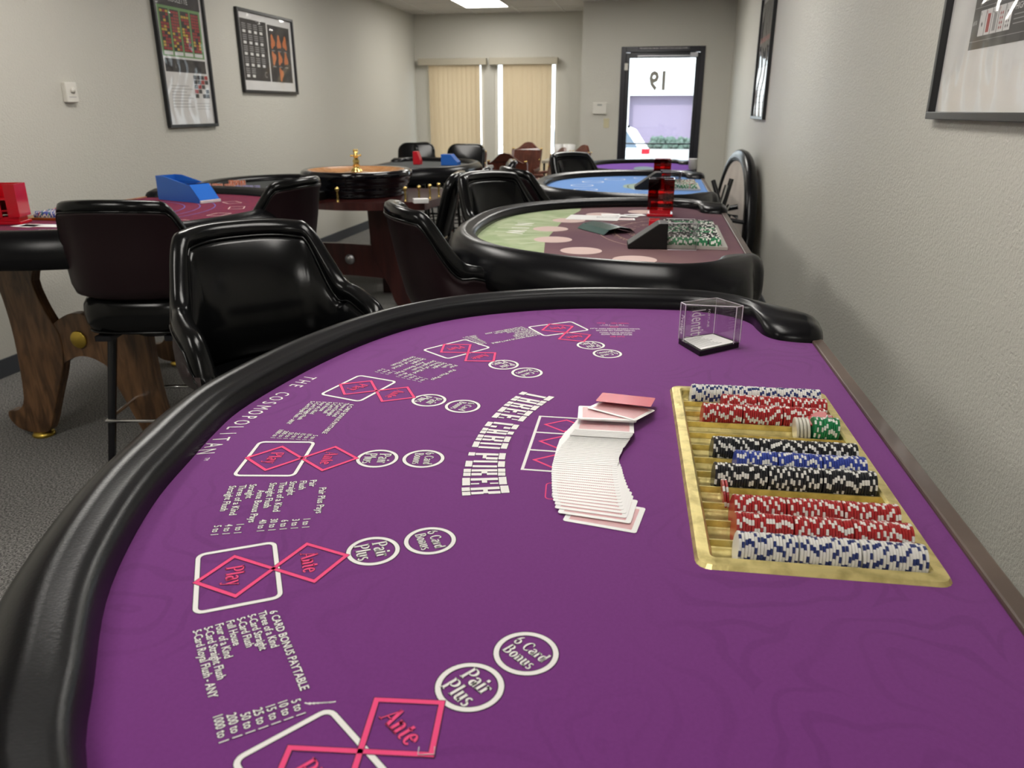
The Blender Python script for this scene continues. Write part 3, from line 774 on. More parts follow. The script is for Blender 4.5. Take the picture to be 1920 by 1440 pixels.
tube_row(9, 'r', 55, X1 - .012, '', single=False)
tube_row(10, 'r', 48, X1, '', single=False)
tube_row(11, 'w', 62, X1, '', single=False)
for i, (x, an) in enumerate(((-.083, -9), (-.0795, -7))):
    M = Mt @ Matrix.Translation((x, -iy + TP * 3.5 - .006, .003)) @ Matrix.Rotation(R(an), 4, 'Y') @ Matrix.Rotation(i * 1.1, 4, 'X')
    chip_at(M, 'r', 'loose red poker chip leaning alone in the left end of an otherwise empty tube', 'two loose red chips')
for i, (x, y) in enumerate(((.078, 8.62), (.070, 8.66))):
    M = Mt @ Matrix.Translation((x - .0 + .008, -iy + TP * y + .010, .012 + .004 * i)) @ Matrix.Rotation(R(62), 4, 'Y') @ Matrix.Rotation(i * .8, 4, 'X')
    chip_at(M, 'r', '', '', single=False)
o = stuff_chips.build('poker_chips', [MC_w, MC_n, MC_r, MC_w, MC_k, MC_w, MC_b, MC_w, MC_g, MC_w])
tag(o, 'far rows of white, red and black poker chips at the far end of the brass tray', 'poker chips', kind='stuff')
# clear spacer discs
for i in range(4):
    m_ = MB(); m_.lathe([(.0125, 0), (.0185, 0), (CH_R, .0006), (CH_R, .0036), (.0185, .0042), (.0125, .0042)], 28)
    o = m_.build('spacer_disc', M_plasticw if False else mat('spacer_%d' % i, (.60, .58, .50), .2))
    o.matrix_world = Mt @ Matrix.Translation((X1 - .003 - 11 * (CH_T + .0001) - .006 - i * .0052, -iy + TP * 8.5, .003)) @ Matrix.Rotation(R(86), 4, 'Y')
    tag(o, 'clear plastic spacer disc beside the green chips in the tray', 'spacer', 'spacer discs beside the green chips')

# ---- fanned deck of cards
CW, CHh, CT = .088, .063, .00031
def card_mesh(name, top, edge):
    m_ = MB(); p = rrect(-CW / 2, -CHh / 2, CW / 2, CHh / 2, .0035, 4); m_.prism(p, 0, CT, 1, mt=0)
    me = D.meshes.new(name); me.from_pydata(m_.v, [], m_.f); me.materials.append(top); me.materials.append(edge)
    me.polygons.foreach_set('material_index', m_.m); me.update(); return me
cardme = card_mesh('playing_card', M_cardback, M_cardw); redme = card_mesh('cut_card', M_redcard, M_redcard)
# centre path of the spread (x, y, spacing to the next card, turn)
path = catmull([(-.037, .828, -9), (-.050, .852, -6), (-.056, .872, -5), (-.062, .895, -3), (-.068, .930, -1), (-.073, .965, 1), (-.0735, 1.00, 2), (-.070, 1.035, 2), (-.060, 1.072, 2), (-.054, 1.10, 2), (-.053, 1.115, 2)], 40)
def at_len(s_):
    acc = 0
    for a, b in zip(path, path[1:]):
        L = math.hypot(b[0] - a[0], b[1] - a[1])
        if acc + L >= s_: f = (s_ - acc) / L; return [a[q] + (b[q] - a[q]) * f for q in range(3)]
        acc += L
    return list(path[-1])
s_ = 0; NC = 50; sps = [.019, .012, .0098, .0088, .0085, .0082, .0080, .0078] + [.0076 - .00013 * k for k in range(12)] + [.0058 - .00016 * k for k in range(20)] + [.0022] * 14
for i in range(NC):
    x, y, an = at_len(s_); sp_ = sps[min(i, len(sps) - 1)]
    sl_ = math.atan(CT * 1.05 / max(sp_, .0024)) if i > 0 else 0
    # cards lie on the ones nearer the camera: near edge up, far edge down on the cloth
    zc = .9405 + (CHh / 2) * math.sin(sl_) + CT * .3 + (i > 36) * (i - 36) * .00012
    o = D.objects.new('playing_card', cardme); COL.objects.link(o)
    o.matrix_world = Matrix.Translation((x + rnd.uniform(-.0006, .0006), y, zc)) @ Matrix.Rotation(R(an + rnd.uniform(-.5, .5)), 4, 'Z') @ Matrix.Rotation(-sl_, 4, 'X')
    tag(o, 'red-backed playing card in the fanned deck on the purple table', 'playing card', 'fanned playing cards')
    if i == 0: o['label'] = 'red-backed playing card at the camera end of the fan, most of its back showing'; 
    s_ += sp_
for i in range(8):   # squared pile at the far end of the fan
    o = D.objects.new('playing_card', cardme); COL.objects.link(o)
    o.matrix_world = Matrix.Translation((-.055 + rnd.uniform(-.0012, .0012), 1.128 + rnd.uniform(-.001, .001), .9497 + i * .00036)) @ Matrix.Rotation(R(3 + i * .3), 4, 'Z') @ Matrix.Rotation(R(-3), 4, 'X')
    tag(o, 'red-backed playing card in the squared pile at the far end of the fan', 'playing card', 'piled playing cards')
o = D.objects.new('playing_card', cardme); COL.objects.link(o); o.matrix_world = Matrix.Translation((-.034, 1.147, .9533)) @ Matrix.Rotation(R(-28), 4, 'Z') @ Matrix.Rotation(R(-2), 4, 'X')
tag(o, 'red-backed playing card lying askew on the deck under the plain red card', 'playing card')
o = D.objects.new('cut_card', redme); COL.objects.link(o); o.matrix_world = Matrix.Translation((-.028, 1.181, .9572)) @ Matrix.Rotation(R(-7), 4, 'Z') @ Matrix.Rotation(R(-7), 4, 'X')
tag(o, 'plain red plastic cut card on top of the fanned deck', 'cut card')

# ---- clear card holder on table 1
h = empty('card_holder', 'clear acrylic discard holder with black base and white lettering on the purple table', 'card holder', (0, 0, 0))
B = [(.064, 1.578), (.104, 1.495), (.186, 1.571), (.138, 1.632)]
h.location = (.124, 1.57, .94)
def rl(p): return (p[0] - .124, p[1] - 1.57)
Bl = [rl(p) for p in B]
m_ = MB(); m_.prism(Bl, .0005, .011, 0); bevel(m_.build('holder_base', M_black, h), .002)
def scl(P, k): 
    cx = sum(p[0] for p in P) / len(P); cy = sum(p[1] for p in P) / len(P); return [(cx + (p[0] - cx) * k, cy + (p[1] - cy) * k) for p in P]
m_ = MB(); m_.prism(scl(Bl, .86), .011, .0118, 0)
Ml = Matrix.Translation((Bl[1][0] - .002, Bl[1][1] + .012, 0)) @ Matrix.Rotation(math.atan2(Bl[2][1] - Bl[1][1], Bl[2][0] - Bl[1][0]), 4, 'Z')
for r_ in range(9): m_.box(.008 + .002 * (r_ % 3), .006 + .0065 * r_, .0118, .072 - .004 * (r_ % 4), .0085 + .0065 * r_, .0119, 1, M=Ml)
m_.build('printed_label', [M_paper, mat('grey_print', (.35, .35, .35), .8)], h)
def wall_(mb, a, b, z0, z1, th=.003):
    d = Vector((b[0] - a[0], b[1] - a[1])).normalized(); nn = Vector((-d.y, d.x)) * th
    mb.prism([a, b, (b[0] + nn.x, b[1] + nn.y), (a[0] + nn.x, a[1] + nn.y)], z0, z1, 0)
top_z = .085
m_ = MB(); A0, Bf, C0, Dk = Bl
wall_(m_, A0, Dk, .011, top_z); wall_(m_, Dk, C0, .011, top_z)
a2 = (A0[0] + (Bf[0] - A0[0]) * .22, A0[1] + (Bf[1] - A0[1]) * .22); c2 = (C0[0] + (Bf[0] - C0[0]) * .16, C0[1] + (Bf[1] - C0[1]) * .16)
wall_(m_, A0, a2, .011, top_z); wall_(m_, c2, C0, .011, top_z)
m_.prism([A0, a2, c2, C0, Dk], top_z, top_z + .004, 0)
m_.build('clear_walls', M_acryl, h)
m_ = MB()
for p in (A0, C0, Dk, a2, c2): m_.tube([(p[0], p[1], .011), (p[0], p[1], top_z + .003)], .0009, 6)
for a, b in ((A0, Dk), (Dk, C0), (A0, a2), (a2, c2), (c2, C0)): m_.tube([(a[0], a[1], top_z + .003), (b[0], b[1], top_z + .003)], .0009, 6)
m_.build('polished_edges', M_edge, h)
m_ = MB()
d = Vector((C0[0] - A0[0], C0[1] - A0[1], 0)).normalized()
# lettering on the back wall, reading downwards
e1 = (Vector((Dk[0], Dk[1], 0)) - Vector((A0[0], A0[1], 0))).normalized()
Mx = Matrix.Translation((A0[0] + e1.x * .030, A0[1] + e1.y * .030 - .0035, top_z - .016)) @ Matrix((( 0, e1.x, 0, 0), (0, e1.y, 0, 0), (-1, 0, 0, 0), (0, 0, 0, 1)))
put_text(m_, 'Identity', .052, Mx, 0, 0, sx=.40)
put_text(m_, 'FORTUNE', .008, Mx @ Matrix.Translation((.002, .042, 0)), 0, 0, sx=1.1)
e2 = Vector((a2[0] - A0[0], a2[1] - A0[1], 0)).normalized()
Mx = Matrix.Translation((A0[0] + e2.x * .008 - .001, A0[1] + e2.y * .008, top_z - .020)) @ Matrix((( 0, e2.x, 0, 0), (0, e2.y, 0, 0), (-1, 0, 0, 0), (0, 0, 0, 1)))
put_text(m_, 'Prestige', .016, Mx, 0, 0, sx=.8)
m_.build('white_lettering', mat('white_lettering', (.85, .82, .85), .5), h)
# thin metal staple on the cloth
m_ = MB(); m_.tube([(-.006, .004, 0), (-.0062, -.0035, 0), (.0062, -.0035, 0), (.006, .004, 0)], .0004, 6)
o = m_.build('staple', M_steel); o.location = (-.146, .4385, .9412); o.rotation_euler = (0, 0, R(12)); tag(o, 'bent metal staple lying on the nearest pink square', 'staple')

# ------------------------------------------------------------------ other gaming tables
ellip = superell(.85, .985, 2.6)
FL = rail_pairs(ellip)
def table(name_label, loc, rz, cloth, printer, scale=1.0, trim=M_trim, legs=True, hole=None):
    e = empty('card_table', name_label, 'gaming table', loc, rz); e.scale = (scale,) * 3
    table_mesh(e, FL, cloth, printer, hole=hole, trim=trim, smooth_k=2)
    if legs: folding_legs(e, loc[2] / scale)
    return e
RZR = PI / 2          # local +x -> world +y, local +y (players) -> world -x
def print2(c):
    z = .0006
    # green fan printed on the player side
    P = [(-.66, .58)] + [(u * .985, v * .985) for u, v in reversed(ellip) if v > .6] + [(.66, .60), (.3, .66), (-.1, .67)]
    arc = [p for p in ellip if p[1] > .62]
    c.poly([(p[0], p[1]) for p in arc] + [(-.62, .66), (-.3, .70), (.3, .70), (.62, .66)], z * .5, 1)
    for k in range(9):
        a = R(50 + 10 * k); c.add([(.40 * math.cos(a), .30 + .42 * math.sin(a), z * .7), (.60 * math.cos(a - .03), .28 + .66 * math.sin(a - .03), z * .7), (.60 * math.cos(a + .03), .28 + .66 * math.sin(a + .03), z * .7)], [[0, 1, 2]], 5)
    for k in range(7):
        a = R(18 + 24 * k); cx, cy = .66 * math.cos(a), .20 + .52 * math.sin(a); c.poly(circ(cx, cy, .072, 28), z, 2)
    for r_ in (.30, .36):
        c.stroke([(r_ * 1.25 * math.cos(R(a)), .16 + r_ * math.sin(R(a))) for a in range(15, 166, 6)], .004, z, 4)
    for i, (tx, r_) in enumerate((('BLACKJACK PAYS 3 TO 2', .315), ('INSURANCE PAYS 2 TO 1', .25))):
        n = len(tx)
        for j, ch in enumerate(tx):
            if ch == ' ': continue
            a = R(140 - 100 * j / (n - 1)); M = frame2((r_ * 1.25 * math.cos(a), .16 + r_ * math.sin(a)), (-math.cos(a), -math.sin(a)))
            put_text(c, ch, .034, M, z, 4, align='C')
    for j, ch in enumerate('WIN'):
        M = frame2((-.10 + .11 * j, .88), (0, -1)); put_text(c, ch, .10, M, z, 3, align='C', off=.02)
T2 = table('plum and green blackjack table right behind the purple table', (.305, 3.15, .94), RZR, [M_felt2, M_green, M_pinkw, M_white, M_tan, mat('light_green_print', (.44, .50, .32), .9)], print2)
def print3(c):
    z = .0006
    c.poly([(.18 * math.cos(t * .2) * (1 if t < 16 else 1) + .0, .42 + .09 * math.sin(t * .2)) for t in range(31)], z, 1)
    for k in range(7): a = R(18 + 24 * k); c.stroke(circ(.66 * math.cos(a), .22 + .55 * math.sin(a), .07, 24), .007, z, 2, True)
    c.stroke([(.4 * math.cos(R(a)), .16 + .32 * math.sin(R(a))) for a in range(15, 166, 6)], .006, z, 2)
T3 = table('light blue cloth card table, third from the camera on the right side', (.30, 5.08, .94), RZR, [M_felt3, mat('sage_print', (.28, .36, .30), .9), M_white], print3)
def print4(c):
    z = .0006
    c.poly([(.26 * math.cos(t * .2), .45 + .10 * math.sin(t * .2)) for t in range(31)], z, 1)
T4 = table('violet cloth card table farthest away, in front of the glass door', (.27, 6.90, .925), RZR, [M_felt4, mat('grey_blue_print', (.25, .35, .40), .9)], print4, scale=.86)
def print5(c):
    z = .0006
    for k in range(7):
        a = R(18 + 24 * k); M = frame2((.62 * math.cos(a), .20 + .58 * math.sin(a)), (-math.cos(a), -math.sin(a)))
        c.stroke(rrect(-.05, -.035, .05, .035, .008), .005, z, 1, True, M)
    for r_, mm in ((.40, 2), (.47, 2), (.54, 2)): c.stroke([(r_ * 1.1 * math.cos(R(a)), .12 + r_ * math.sin(R(a))) for a in range(12, 170, 5)], .005, z, mm)
# left-hand table: dealer side towards the left wall
L1 = table('maroon cloth card table on carved oak legs by the left wall', (-2.77, 3.33, .94), -PI / 2, [M_feltm, M_pinkw, mat('blue_print', (.10, .10, .35), .9)], print5, trim=M_oakrail, legs=False)
L1b = None
# dark table beyond the roulette wheel
L3 = table('dark cloth card table beyond the roulette wheel, lit grey by the window', (-2.62, 7.12, .90), -PI / 2, [M_feltg, M_pinkw], None, scale=.92)

# oak pedestals of the maroon table
def oak_pedestal(parent, wy, label=None):
    """profile in world x,z at world y = wy"""
    inv = Matrix.Translation((-2.77, 3.33, .94)) @ Matrix.Rotation(-PI / 2, 4, 'Z'); inv = inv.inverted()
    cx = -2.38
    leg = [(-.34, .865), (-.14, .865), (-.135, .80), (-.175, .72), (-.145, .60), (-.10, .50), (-.095, .42), (-.115, .33), (-.17, .20), (-.23, .06), (-.265, .025), (-.33, .02), (-.40, .035), (-.44, .08), (-.435, .118), (-.39, .125), (-.352, .16), (-.335, .25), (-.325, .42), (-.328, .55), (-.345, .68), (-.375, .78)]
    leg = catmull(leg + [leg[0]], 3)[:-1]
    for sgn in (1, -1):
        m_ = MB(); P = [(cx + sgn * p[0], p[1]) for p in leg]
        if sgn < 0: P = P[::-1]
        n = len(P); vs = [(p[0], wy - .025, p[1]) for p in P] + [(p[0], wy + .025, p[1]) for p in P]
        m_.add(vs, [list(range(n)), list(range(2 * n - 1, n - 1, -1))] + [[i, i + n, (i + 1) % n + n, (i + 1) % n] for i in range(n)], 0, False, inv)
        o = fixn(m_.build('leg', M_oak, parent)); bevel(o, .004)
        f = MB(); f.lathe([(.0, 0), (.045, 0), (.048, .008), (.04, .02), (0, .022)], 20, M=inv @ Matrix.Translation((cx + sgn * -.30, wy, 0))); f.build('brass_foot', M_brassdull, o)
    # bridge between the legs
    top = [(-.12 + .24 * k / 12, .535 + .055 * math.sin(PI * k / 12)) for k in range(13)]; bot = [(.13 - .26 * k / 12, .345 + .055 * math.sin(PI * k / 12)) for k in range(13)]
    P = [(cx + a, b) for a, b in top + bot]; n = len(P)
    m_ = MB(); vs = [(p[0], wy - .02, p[1]) for p in P] + [(p[0], wy + .02, p[1]) for p in P]
    m_.add(vs, [list(range(n)), list(range(2 * n - 1, n - 1, -1))] + [[i, i + n, (i + 1) % n + n, (i + 1) % n] for i in range(n)], 0, False, inv)
    o = fixn(m_.build('bridge', M_oak, parent))
    f = MB(); f.lathe([(0, 0), (.034, 0), (.038, -.003), (.038, -.006), (.034, -.009), (0, -.010)][::-1], 28, M=inv @ Matrix.Translation((cx - .005, wy - .021, .475)) @ Matrix.Rotation(-PI / 2, 4, 'X')); f.build('brass_disc', M_brassdull, o)
oak_pedestal(L1, 2.80); oak_pedestal(L1, 3.86)
inv = (Matrix.Translation((-2.77, 3.33, .94)) @ Matrix.Rotation(-PI / 2, 4, 'Z')).inverted()
m_ = MB(); m_.box(-2.40, 2.84, .43, -2.36, 3.82, .52, M=inv); m_.build('stretcher', M_oak, L1)

# ------------------------------------------------------------------ things on the tables
def acrylic_box(name, label, cat, loc, rz, sx, sy, sz, m, th=.004, group=None, edges=None):
    e = empty(name, label, cat, loc, rz, group)
    b = MB(); x, y = sx / 2, sy / 2
    b.box(-x, -y, 0, -x + th, y, sz); b.box(x - th, -y, 0, x, y, sz); b.box(-x + th, y - th, 0, x - th, y, sz); b.box(-x + th, -y, 0, x - th, y - th, th)
    b.box(-x + th, -y + .0, sz * .30, x - th, -y + th, sz * .86)
    b.build('holder_walls', m, e)
    return e
def discard(label, loc, rz=0, s_=1.0, m0=None):
    e = empty('discard_holder', label, 'card holder', loc, rz)
    w, dpt, hh = .115 * s_, .10 * s_, .165 * s_; th = .004
    b = MB(); b.box(-w / 2, -dpt / 2, .03, -w / 2 + th, dpt / 2, hh); b.box(w / 2 - th, -dpt / 2, .03, w / 2, dpt / 2, hh); b.box(-w / 2 + th, dpt / 2 - th, .03, w / 2 - th, dpt / 2, hh)
    b.box(-w / 2 + th, -dpt / 2, .03, -.012, -dpt / 2 + th, hh); b.box(.012, -dpt / 2, .03, w / 2 - th, -dpt / 2 + th, hh)
    for z in (.055, .10): b.box(-w / 2 + th, -dpt / 2 + th, z, w / 2 - th, dpt / 2 - th, z + .004)
    b.build('holder_walls', m0 or M_redac, e)
    b = MB(); b.box(-w / 2, -dpt / 2, 0, w / 2, dpt / 2, .012); b.box(-w / 2 + .01, -dpt / 2 + .01, .012, w / 2 - .01, dpt / 2 - .01, .03); bevel(b.build('holder_base', M_redsolid, e), .002)
    return e
ZF = .9412
discard('tall red acrylic discard holder on the plum and green blackjack table', (.022, 3.66, ZF))
discard('red acrylic discard holder on the light blue table', (.03, 5.28, ZF), 0, .95)
discard('solid red discard holder at the left end of the maroon table', (-2.70, 2.90, ZF), .3, 1.0, M_redsolid)
def shoe(label, loc, rz, s_, mb_body, m_clear):
    """dealing shoe: black sloping wedge in front of a clear card box"""
    e = empty('dealing_shoe', label, 'dealing shoe', loc, rz); e.scale = (s_,) * 3
    P = [(-.115, .0), (.02, .0), (.02, .088), (-.01, .088), (-.115, .014)]; n = len(P); b = MB()
    b.add([(p[0], -.05, p[1]) for p in P] + [(p[0], .05, p[1]) for p in P], [list(range(n)), list(range(2 * n - 1, n - 1, -1))] + [[i, i + n, (i + 1) % n + n, (i + 1) % n] for i in range(n)])
    bevel(fixn(b.build('face_block', mb_body, e)), .003)
    b = MB(); x = .055
    for y in (-x, x - .004): b.box(.021, y, 0, .12, y + .004, .092)
    b.box(.116, -x + .004, 0, .12, x - .004, .092); b.box(.021, -x + .004, 0, .116, x - .004, .004)
    b.build('card_box', m_clear, e)
    b = MB()
    for y in (-x, x): b.tube([(.021, y, .0), (.12, y, .0), (.12, y, .092), (.021, y, .092)], .0012, 6)
    b.build('polished_edges', M_edge, e)
    return e
shoe('black dealing shoe with clear box on the plum and green table', (.025, 2.78, ZF), R(4), 1.0, M_black, M_acryl)
shoe('black dealing shoe on the light blue table', (.0, 4.92, ZF), R(4), 1.15, M_black, M_acryl)
# blue shoe on the maroon table
e = empty('dealing_shoe', 'blue plastic dealing shoe on the maroon table', 'dealing shoe', (-2.47, 3.84, ZF), R(-22))
b = MB(); P = [(-.16, 0), (.19, 0), (.19, .015), (.12, .085), (-.10, .125), (-.16, .125)]
n = len(P)
for s2 in (-.06, .055):
    b.add([(p[0], s2, p[1]) for p in P] + [(p[0], s2 + .005, p[1]) for p in P], [list(range(n)), list(range(2 * n - 1, n - 1, -1))] + [[i, i + n, (i + 1) % n + n, (i + 1) % n] for i in range(n)])
b.box(-.16, -.055, 0, -.155, .055, .125); b.box(-.155, -.055, 0, .19, .055, .004)
fixn(b.build('shoe_body', M_bluesolid, e))
b = MB(); b.add([(.19, -.06, .015), (.19, .06, .015), (.12, .06, .09), (.12, -.06, .09), (.185, -.06, .012), (.185, .06, .012), (.115, .06, .085), (.115, -.06, .085)], [[0, 1, 2, 3], [7, 6, 5, 4], [0, 4, 5, 1], [1, 5, 6, 2], [2, 6, 7, 3], [3, 7, 4, 0]])
fixn(b.build('face_plate', M_bluesolid, e))
b = MB(); b.box(-.10, -.054, .088, .115, .054, .094); b.build('shoe_lid', M_blueac, e)
b = MB(); b.box(.188, -.06, 0, .20, .06, .013); b.build('card_lip', M_paper, e)
# smoky shield on table 2
e = empty('card_shield', 'smoky green plexiglass card shield lying in the middle of the plum table', 'card shield', (-.19, 3.14, ZF), R(35)); e.scale = (.85, .8, .62)
b = MB(); prof = [(-.085, .0), (-.055, .028), (.0, .040), (.055, .028), (.085, .0)]
rows = [[(x * 1.0, y, z) for x, z in prof] for y in (-.13, .13)] 
b.grid(rows, 0, smooth=False); b.grid([[(x, y, z + .003) for x, z in prof] for y in (.13, -.13)], 0, smooth=False); b.build('shield_panel', mat('smoky_green_plastic', (.07, .12, .11), .15, coat=.4), e)
# paper and cards on table 2
m_ = MB(); m_.box(-.115, -.08, 0, .115, .08, .0006, 0); Mq = Matrix.Translation((.01, .01, 0)); put_text(m_, 'BACCARAT', .03, Mq, .0008, 1)
o = m_.build('printed_sheet', [M_paper, M_dark]); o.location = (-.27, 3.52, ZF); o.rotation_euler = (0, 0, R(-3)); tag(o, 'white printed sheet on the far side of the plum table', 'sheet of paper')
for i, (x, y, a) in enumerate(((-.13, 3.50, 5), (-.115, 3.60, -12), (-.20, 3.64, 8), (-.09, 3.64, 20))):
    o = D.objects.new('playing_card', cardme if i == 0 else card_mesh('playing_card', M_cardw, M_cardw)); COL.objects.link(o); o.location = (x, y, ZF + .001 * (i % 2)); o.rotation_euler = (0, 0, R(a)); tag(o, ['patterned playing card beside the white sheet on the plum table', 'white playing card behind the patterned card on the plum table', 'white playing card just beyond the white sheet on the plum table', 'white playing card nearest the red holder on the plum table'][i], 'playing card')
def small_tray(label, loc, rz, sx, sy, colors, rim, cl):
    e = empty('chip_tray', label, 'chip tray', loc, rz)
    b = MB(); b.box(-sx / 2, -sy / 2, 0, sx / 2, sy / 2, .004)
    for a, b2, c, d in ((-sx / 2, -sy / 2, sx / 2, -sy / 2 + .018), (-sx / 2, sy / 2 - .018, sx / 2, sy / 2), (-sx / 2, -sy / 2 + .018, -sx / 2 + .018, sy / 2 - .018), (sx / 2 - .018, -sy / 2 + .018, sx / 2, sy / 2 - .018)): b.box(a, b2, .004, c, d, .010)
    b.build('tray_body', rim, e)
    c = MB(); nt_ = 12; tpp = (sy - .04) / nt_; mats = []
    for k in range(nt_):
        y = -sy / 2 + .02 + tpp * (k + .5); nn = 34
        for i in range(nn):
            x = -sx / 2 + .022 + (sx - .044) * i / nn
            ph = rnd.random() * 6; col = colors[k % len(colors)] if rnd.random() < .75 else rnd.choice(colors)
            base = col * 2
            m0 = len(c.v)
            vs = [(x + q, y + .0195 * math.cos(2 * PI * j / 12 + ph), .015 + .0195 * math.sin(2 * PI * j / 12 + ph)) for q in (0, (sx - .044) / nn * .92) for j in range(12)]
            c.v += vs
            for j in range(12):
                c.f.append([m0 + j, m0 + (j + 1) % 12, m0 + 12 + (j + 1) % 12, m0 + 12 + j]); c.m.append(base + (1 if j % 3 == 0 else 0)); c.sm.append(False)
            c.f.append([m0 + j for j in range(12)]); c.m.append(base); c.sm.append(False); c.f.append([m0 + 12 + j for j in range(12)]); c.m.append(base); c.sm.append(False)
    cl_o = c.build('poker_chips', [MC_k, MC_w, MC_g, MC_w, MC_r, MC_w, MC_b, MC_w, MC_w, MC_n])
    cl_o.location = loc; cl_o.rotation_euler = (0, 0, rz)
    tag(cl_o, cl, 'poker chips', kind='stuff')
small_tray('steel-rimmed chip tray set in the plum and green table', (.135, 3.03, ZF), 0, .24, .55, [1, 0, 0, 0, 1, 0], mat('nickel_rim', (.62, .60, .55), .35, metal=.5), 'rows of green and black chips filling the tray of the plum table')
small_tray('chip tray set in the light blue table', (.16, 5.06, ZF), 0, .20, .42, [1, 0, 2, 1], mat('nickel_rim2', (.62, .60, .55), .35, metal=.5), 'rows of mixed chips in the tray of the light blue table')
small_tray('chip tray set in the maroon table along its oak edge', (-2.62, 3.25, ZF), 0, .20, .50, [3, 4, 3, 2, 2, 1], M_brassdull, 'rows of blue, red and green chips in the tray of the maroon table')
m_ = MB(); m_.box(-.022, -.035, 0, .022, .035, .032); o = bevel(m_.build('card_box', M_redsolid)); o.location = (.0, 3.27, ZF); tag(o, 'small red box at the corner of the chip tray on the plum table', 'box')
for i, (x, y, w) in enumerate(((-2.50, 2.86, .16), (-2.63, 2.84, .05))):
    m_ = MB(); m_.box(-w, -.035, 0, w, .035, .0005); o = m_.build('paper_strip', M_paper); o.location = (x + .05, y, ZF); o.rotation_euler = (0, 0, R(3 - 8 * i)); tag(o, ['long white paper strip along the near armrest of the maroon table', 'short white paper strip beside the red holder on the maroon table'][i], 'paper')

# ------------------------------------------------------------------ roulette
RT = empty('roulette_table', 'dark cherry roulette table with black armrest along the left wall', 'gaming table', (-2.35, 5.60, 0))
def rel(x, y): return (x + 2.35, y - 5.60)
# oval armrest round the layout at the left end
m_ = MB(); path2 = []
for k in range(33):
    a = R(-75 - 210 * k / 32); path2.append((-2.86 + .44 * math.cos(a), 5.52 + .62 * math.sin(a), .86))
path2 = [(-2.30, 4.92, .86)] + path2 + [(-2.30, 6.12, .86)]
rows = []
for i, p in enumerate(path2):
    a = Vector(path2[max(i - 1, 0)]); b = Vector(path2[min(i + 1, len(path2) - 1)]); d = (b - a).normalized(); nn = Vector((-d.y, d.x, 0)) 
    if nn.dot(Vector(p) - Vector((-2.6, 5.55, .86))) < 0: nn = -nn
    rr_ = []
    for j in range(14):
        q = 2 * PI * j / 14; rr_.append(((p[0] + nn.x * .06 * math.cos(q)) + 2.35, p[1] + nn.y * .06 * math.cos(q) - 5.60, p[2] - .005 + .045 * math.sin(q)))
    rows.append(rr_)
m_.grid(rows, 0, closed_v=True); m_.add(rows[0], [list(range(14))]); m_.add(rows[-1], [list(range(14))[::-1]]); fixn(m_.build('armrest', M_vinyl, RT))
m_ = MB(); P = [rel(p[0], p[1]) for p in path2]; m_.prism(P, .78, .855, 0, mt=1); m_.build('layout_bed', [M_black, M_feltg], RT)
m_ = MB(); P = [rel(-2.10 + .56 * math.cos(2 * PI * k / 48) * 1.0, 5.60 + .52 * math.sin(2 * PI * k / 48)) for k in range(48)]; m_.prism(P, .745, .80, 0); m_.prism([rel(-1.56, 5.2), rel(-1.50, 5.9), rel(-1.62, 6.15), rel(-2.4, 6.15), rel(-2.4, 5.2)], .745, .799, 0)
bevel(m_.build('wheel_shelf', M_cherry, RT), .006)
# pedestal: two curved legs with a wide bridge
for sgn in (-1, 1):
    leg = [(.10, .745), (.34, .745), (.33, .60), (.305, .45), (.32, .30), (.37, .16), (.44, .04), (.43, .0), (.30, .0), (.24, .14), (.17, .28), (.12, .40)]
    leg = catmull(leg + [leg[0]], 3)[:-1]; P = [(sgn * p[0], p[1]) for p in leg]; P = P if sgn > 0 else P[::-1]; n = len(P)
    m_ = MB(); ox = .18 if sgn > 0 else -.20; vs = [(p[0] + ox, -.16, p[1]) for p in P] + [(p[0] + ox, -.09, p[1]) for p in P]
    m_.add(vs, [list(range(n)), list(range(2 * n - 1, n - 1, -1))] + [[i, i + n, (i + 1) % n + n, (i + 1) % n] for i in range(n)])
    o = bevel(fixn(m_.build('leg', M_cherry, RT)), .005)
    f = MB(); f.lathe([(0, .0), (.045, 0), (.045, .012), (0, .013)], 18, c=(sgn * .37 + ox, -.125)); f.build('brass_foot', M_brassdull, o)
m_ = MB(); m_.prism([(-.06 , 0), (.42, 0), (.42, .03), (-.06, .03)], 0, .01)
m_ = MB(); top = [(-.42 + .84 * k / 10, .44 + .018 * math.sin(PI * k / 10)) for k in range(11)]; bot = [(.44 - .88 * k / 10, .20 + .02 * math.sin(PI * k / 10)) for k in range(11)]; P = top + bot; n = len(P)
m_.add([(p[0], -.15, p[1]) for p in P] + [(p[0], -.11, p[1]) for p in P], [list(range(n)), list(range(2 * n - 1, n - 1, -1))] + [[i, i + n, (i + 1) % n + n, (i + 1) % n] for i in range(n)])
o = fixn(m_.build('bridge', M_cherry, RT))
f = MB(); f.lathe([(0, -.008), (.036, -.007), (.038, 0), (0, 0)], 24, M=Matrix.Translation((.12, -.151, .34)) @ Matrix.Rotation(-PI / 2, 4, 'X')); f.build('metal_disc', M_steel, o)
for sx_ in (.0, .0):
    pass
m_ = MB()
for x, y in ((.22, .30), (-.70, -.25), (-.70, .25)): m_.box(x - .04, y - .04, 0, x + .04, y + .04, .745 if x > 0 else .78)
for i, (x, y) in enumerate(((.26, .30), (-.62, -.25), (-.62, .25))):
    m_ = MB(); m_.box(x - .04, y - .04, 0, x + .04, y + .04, .745 if x > 0 else .78); m_.build('leg', M_cherry, RT)
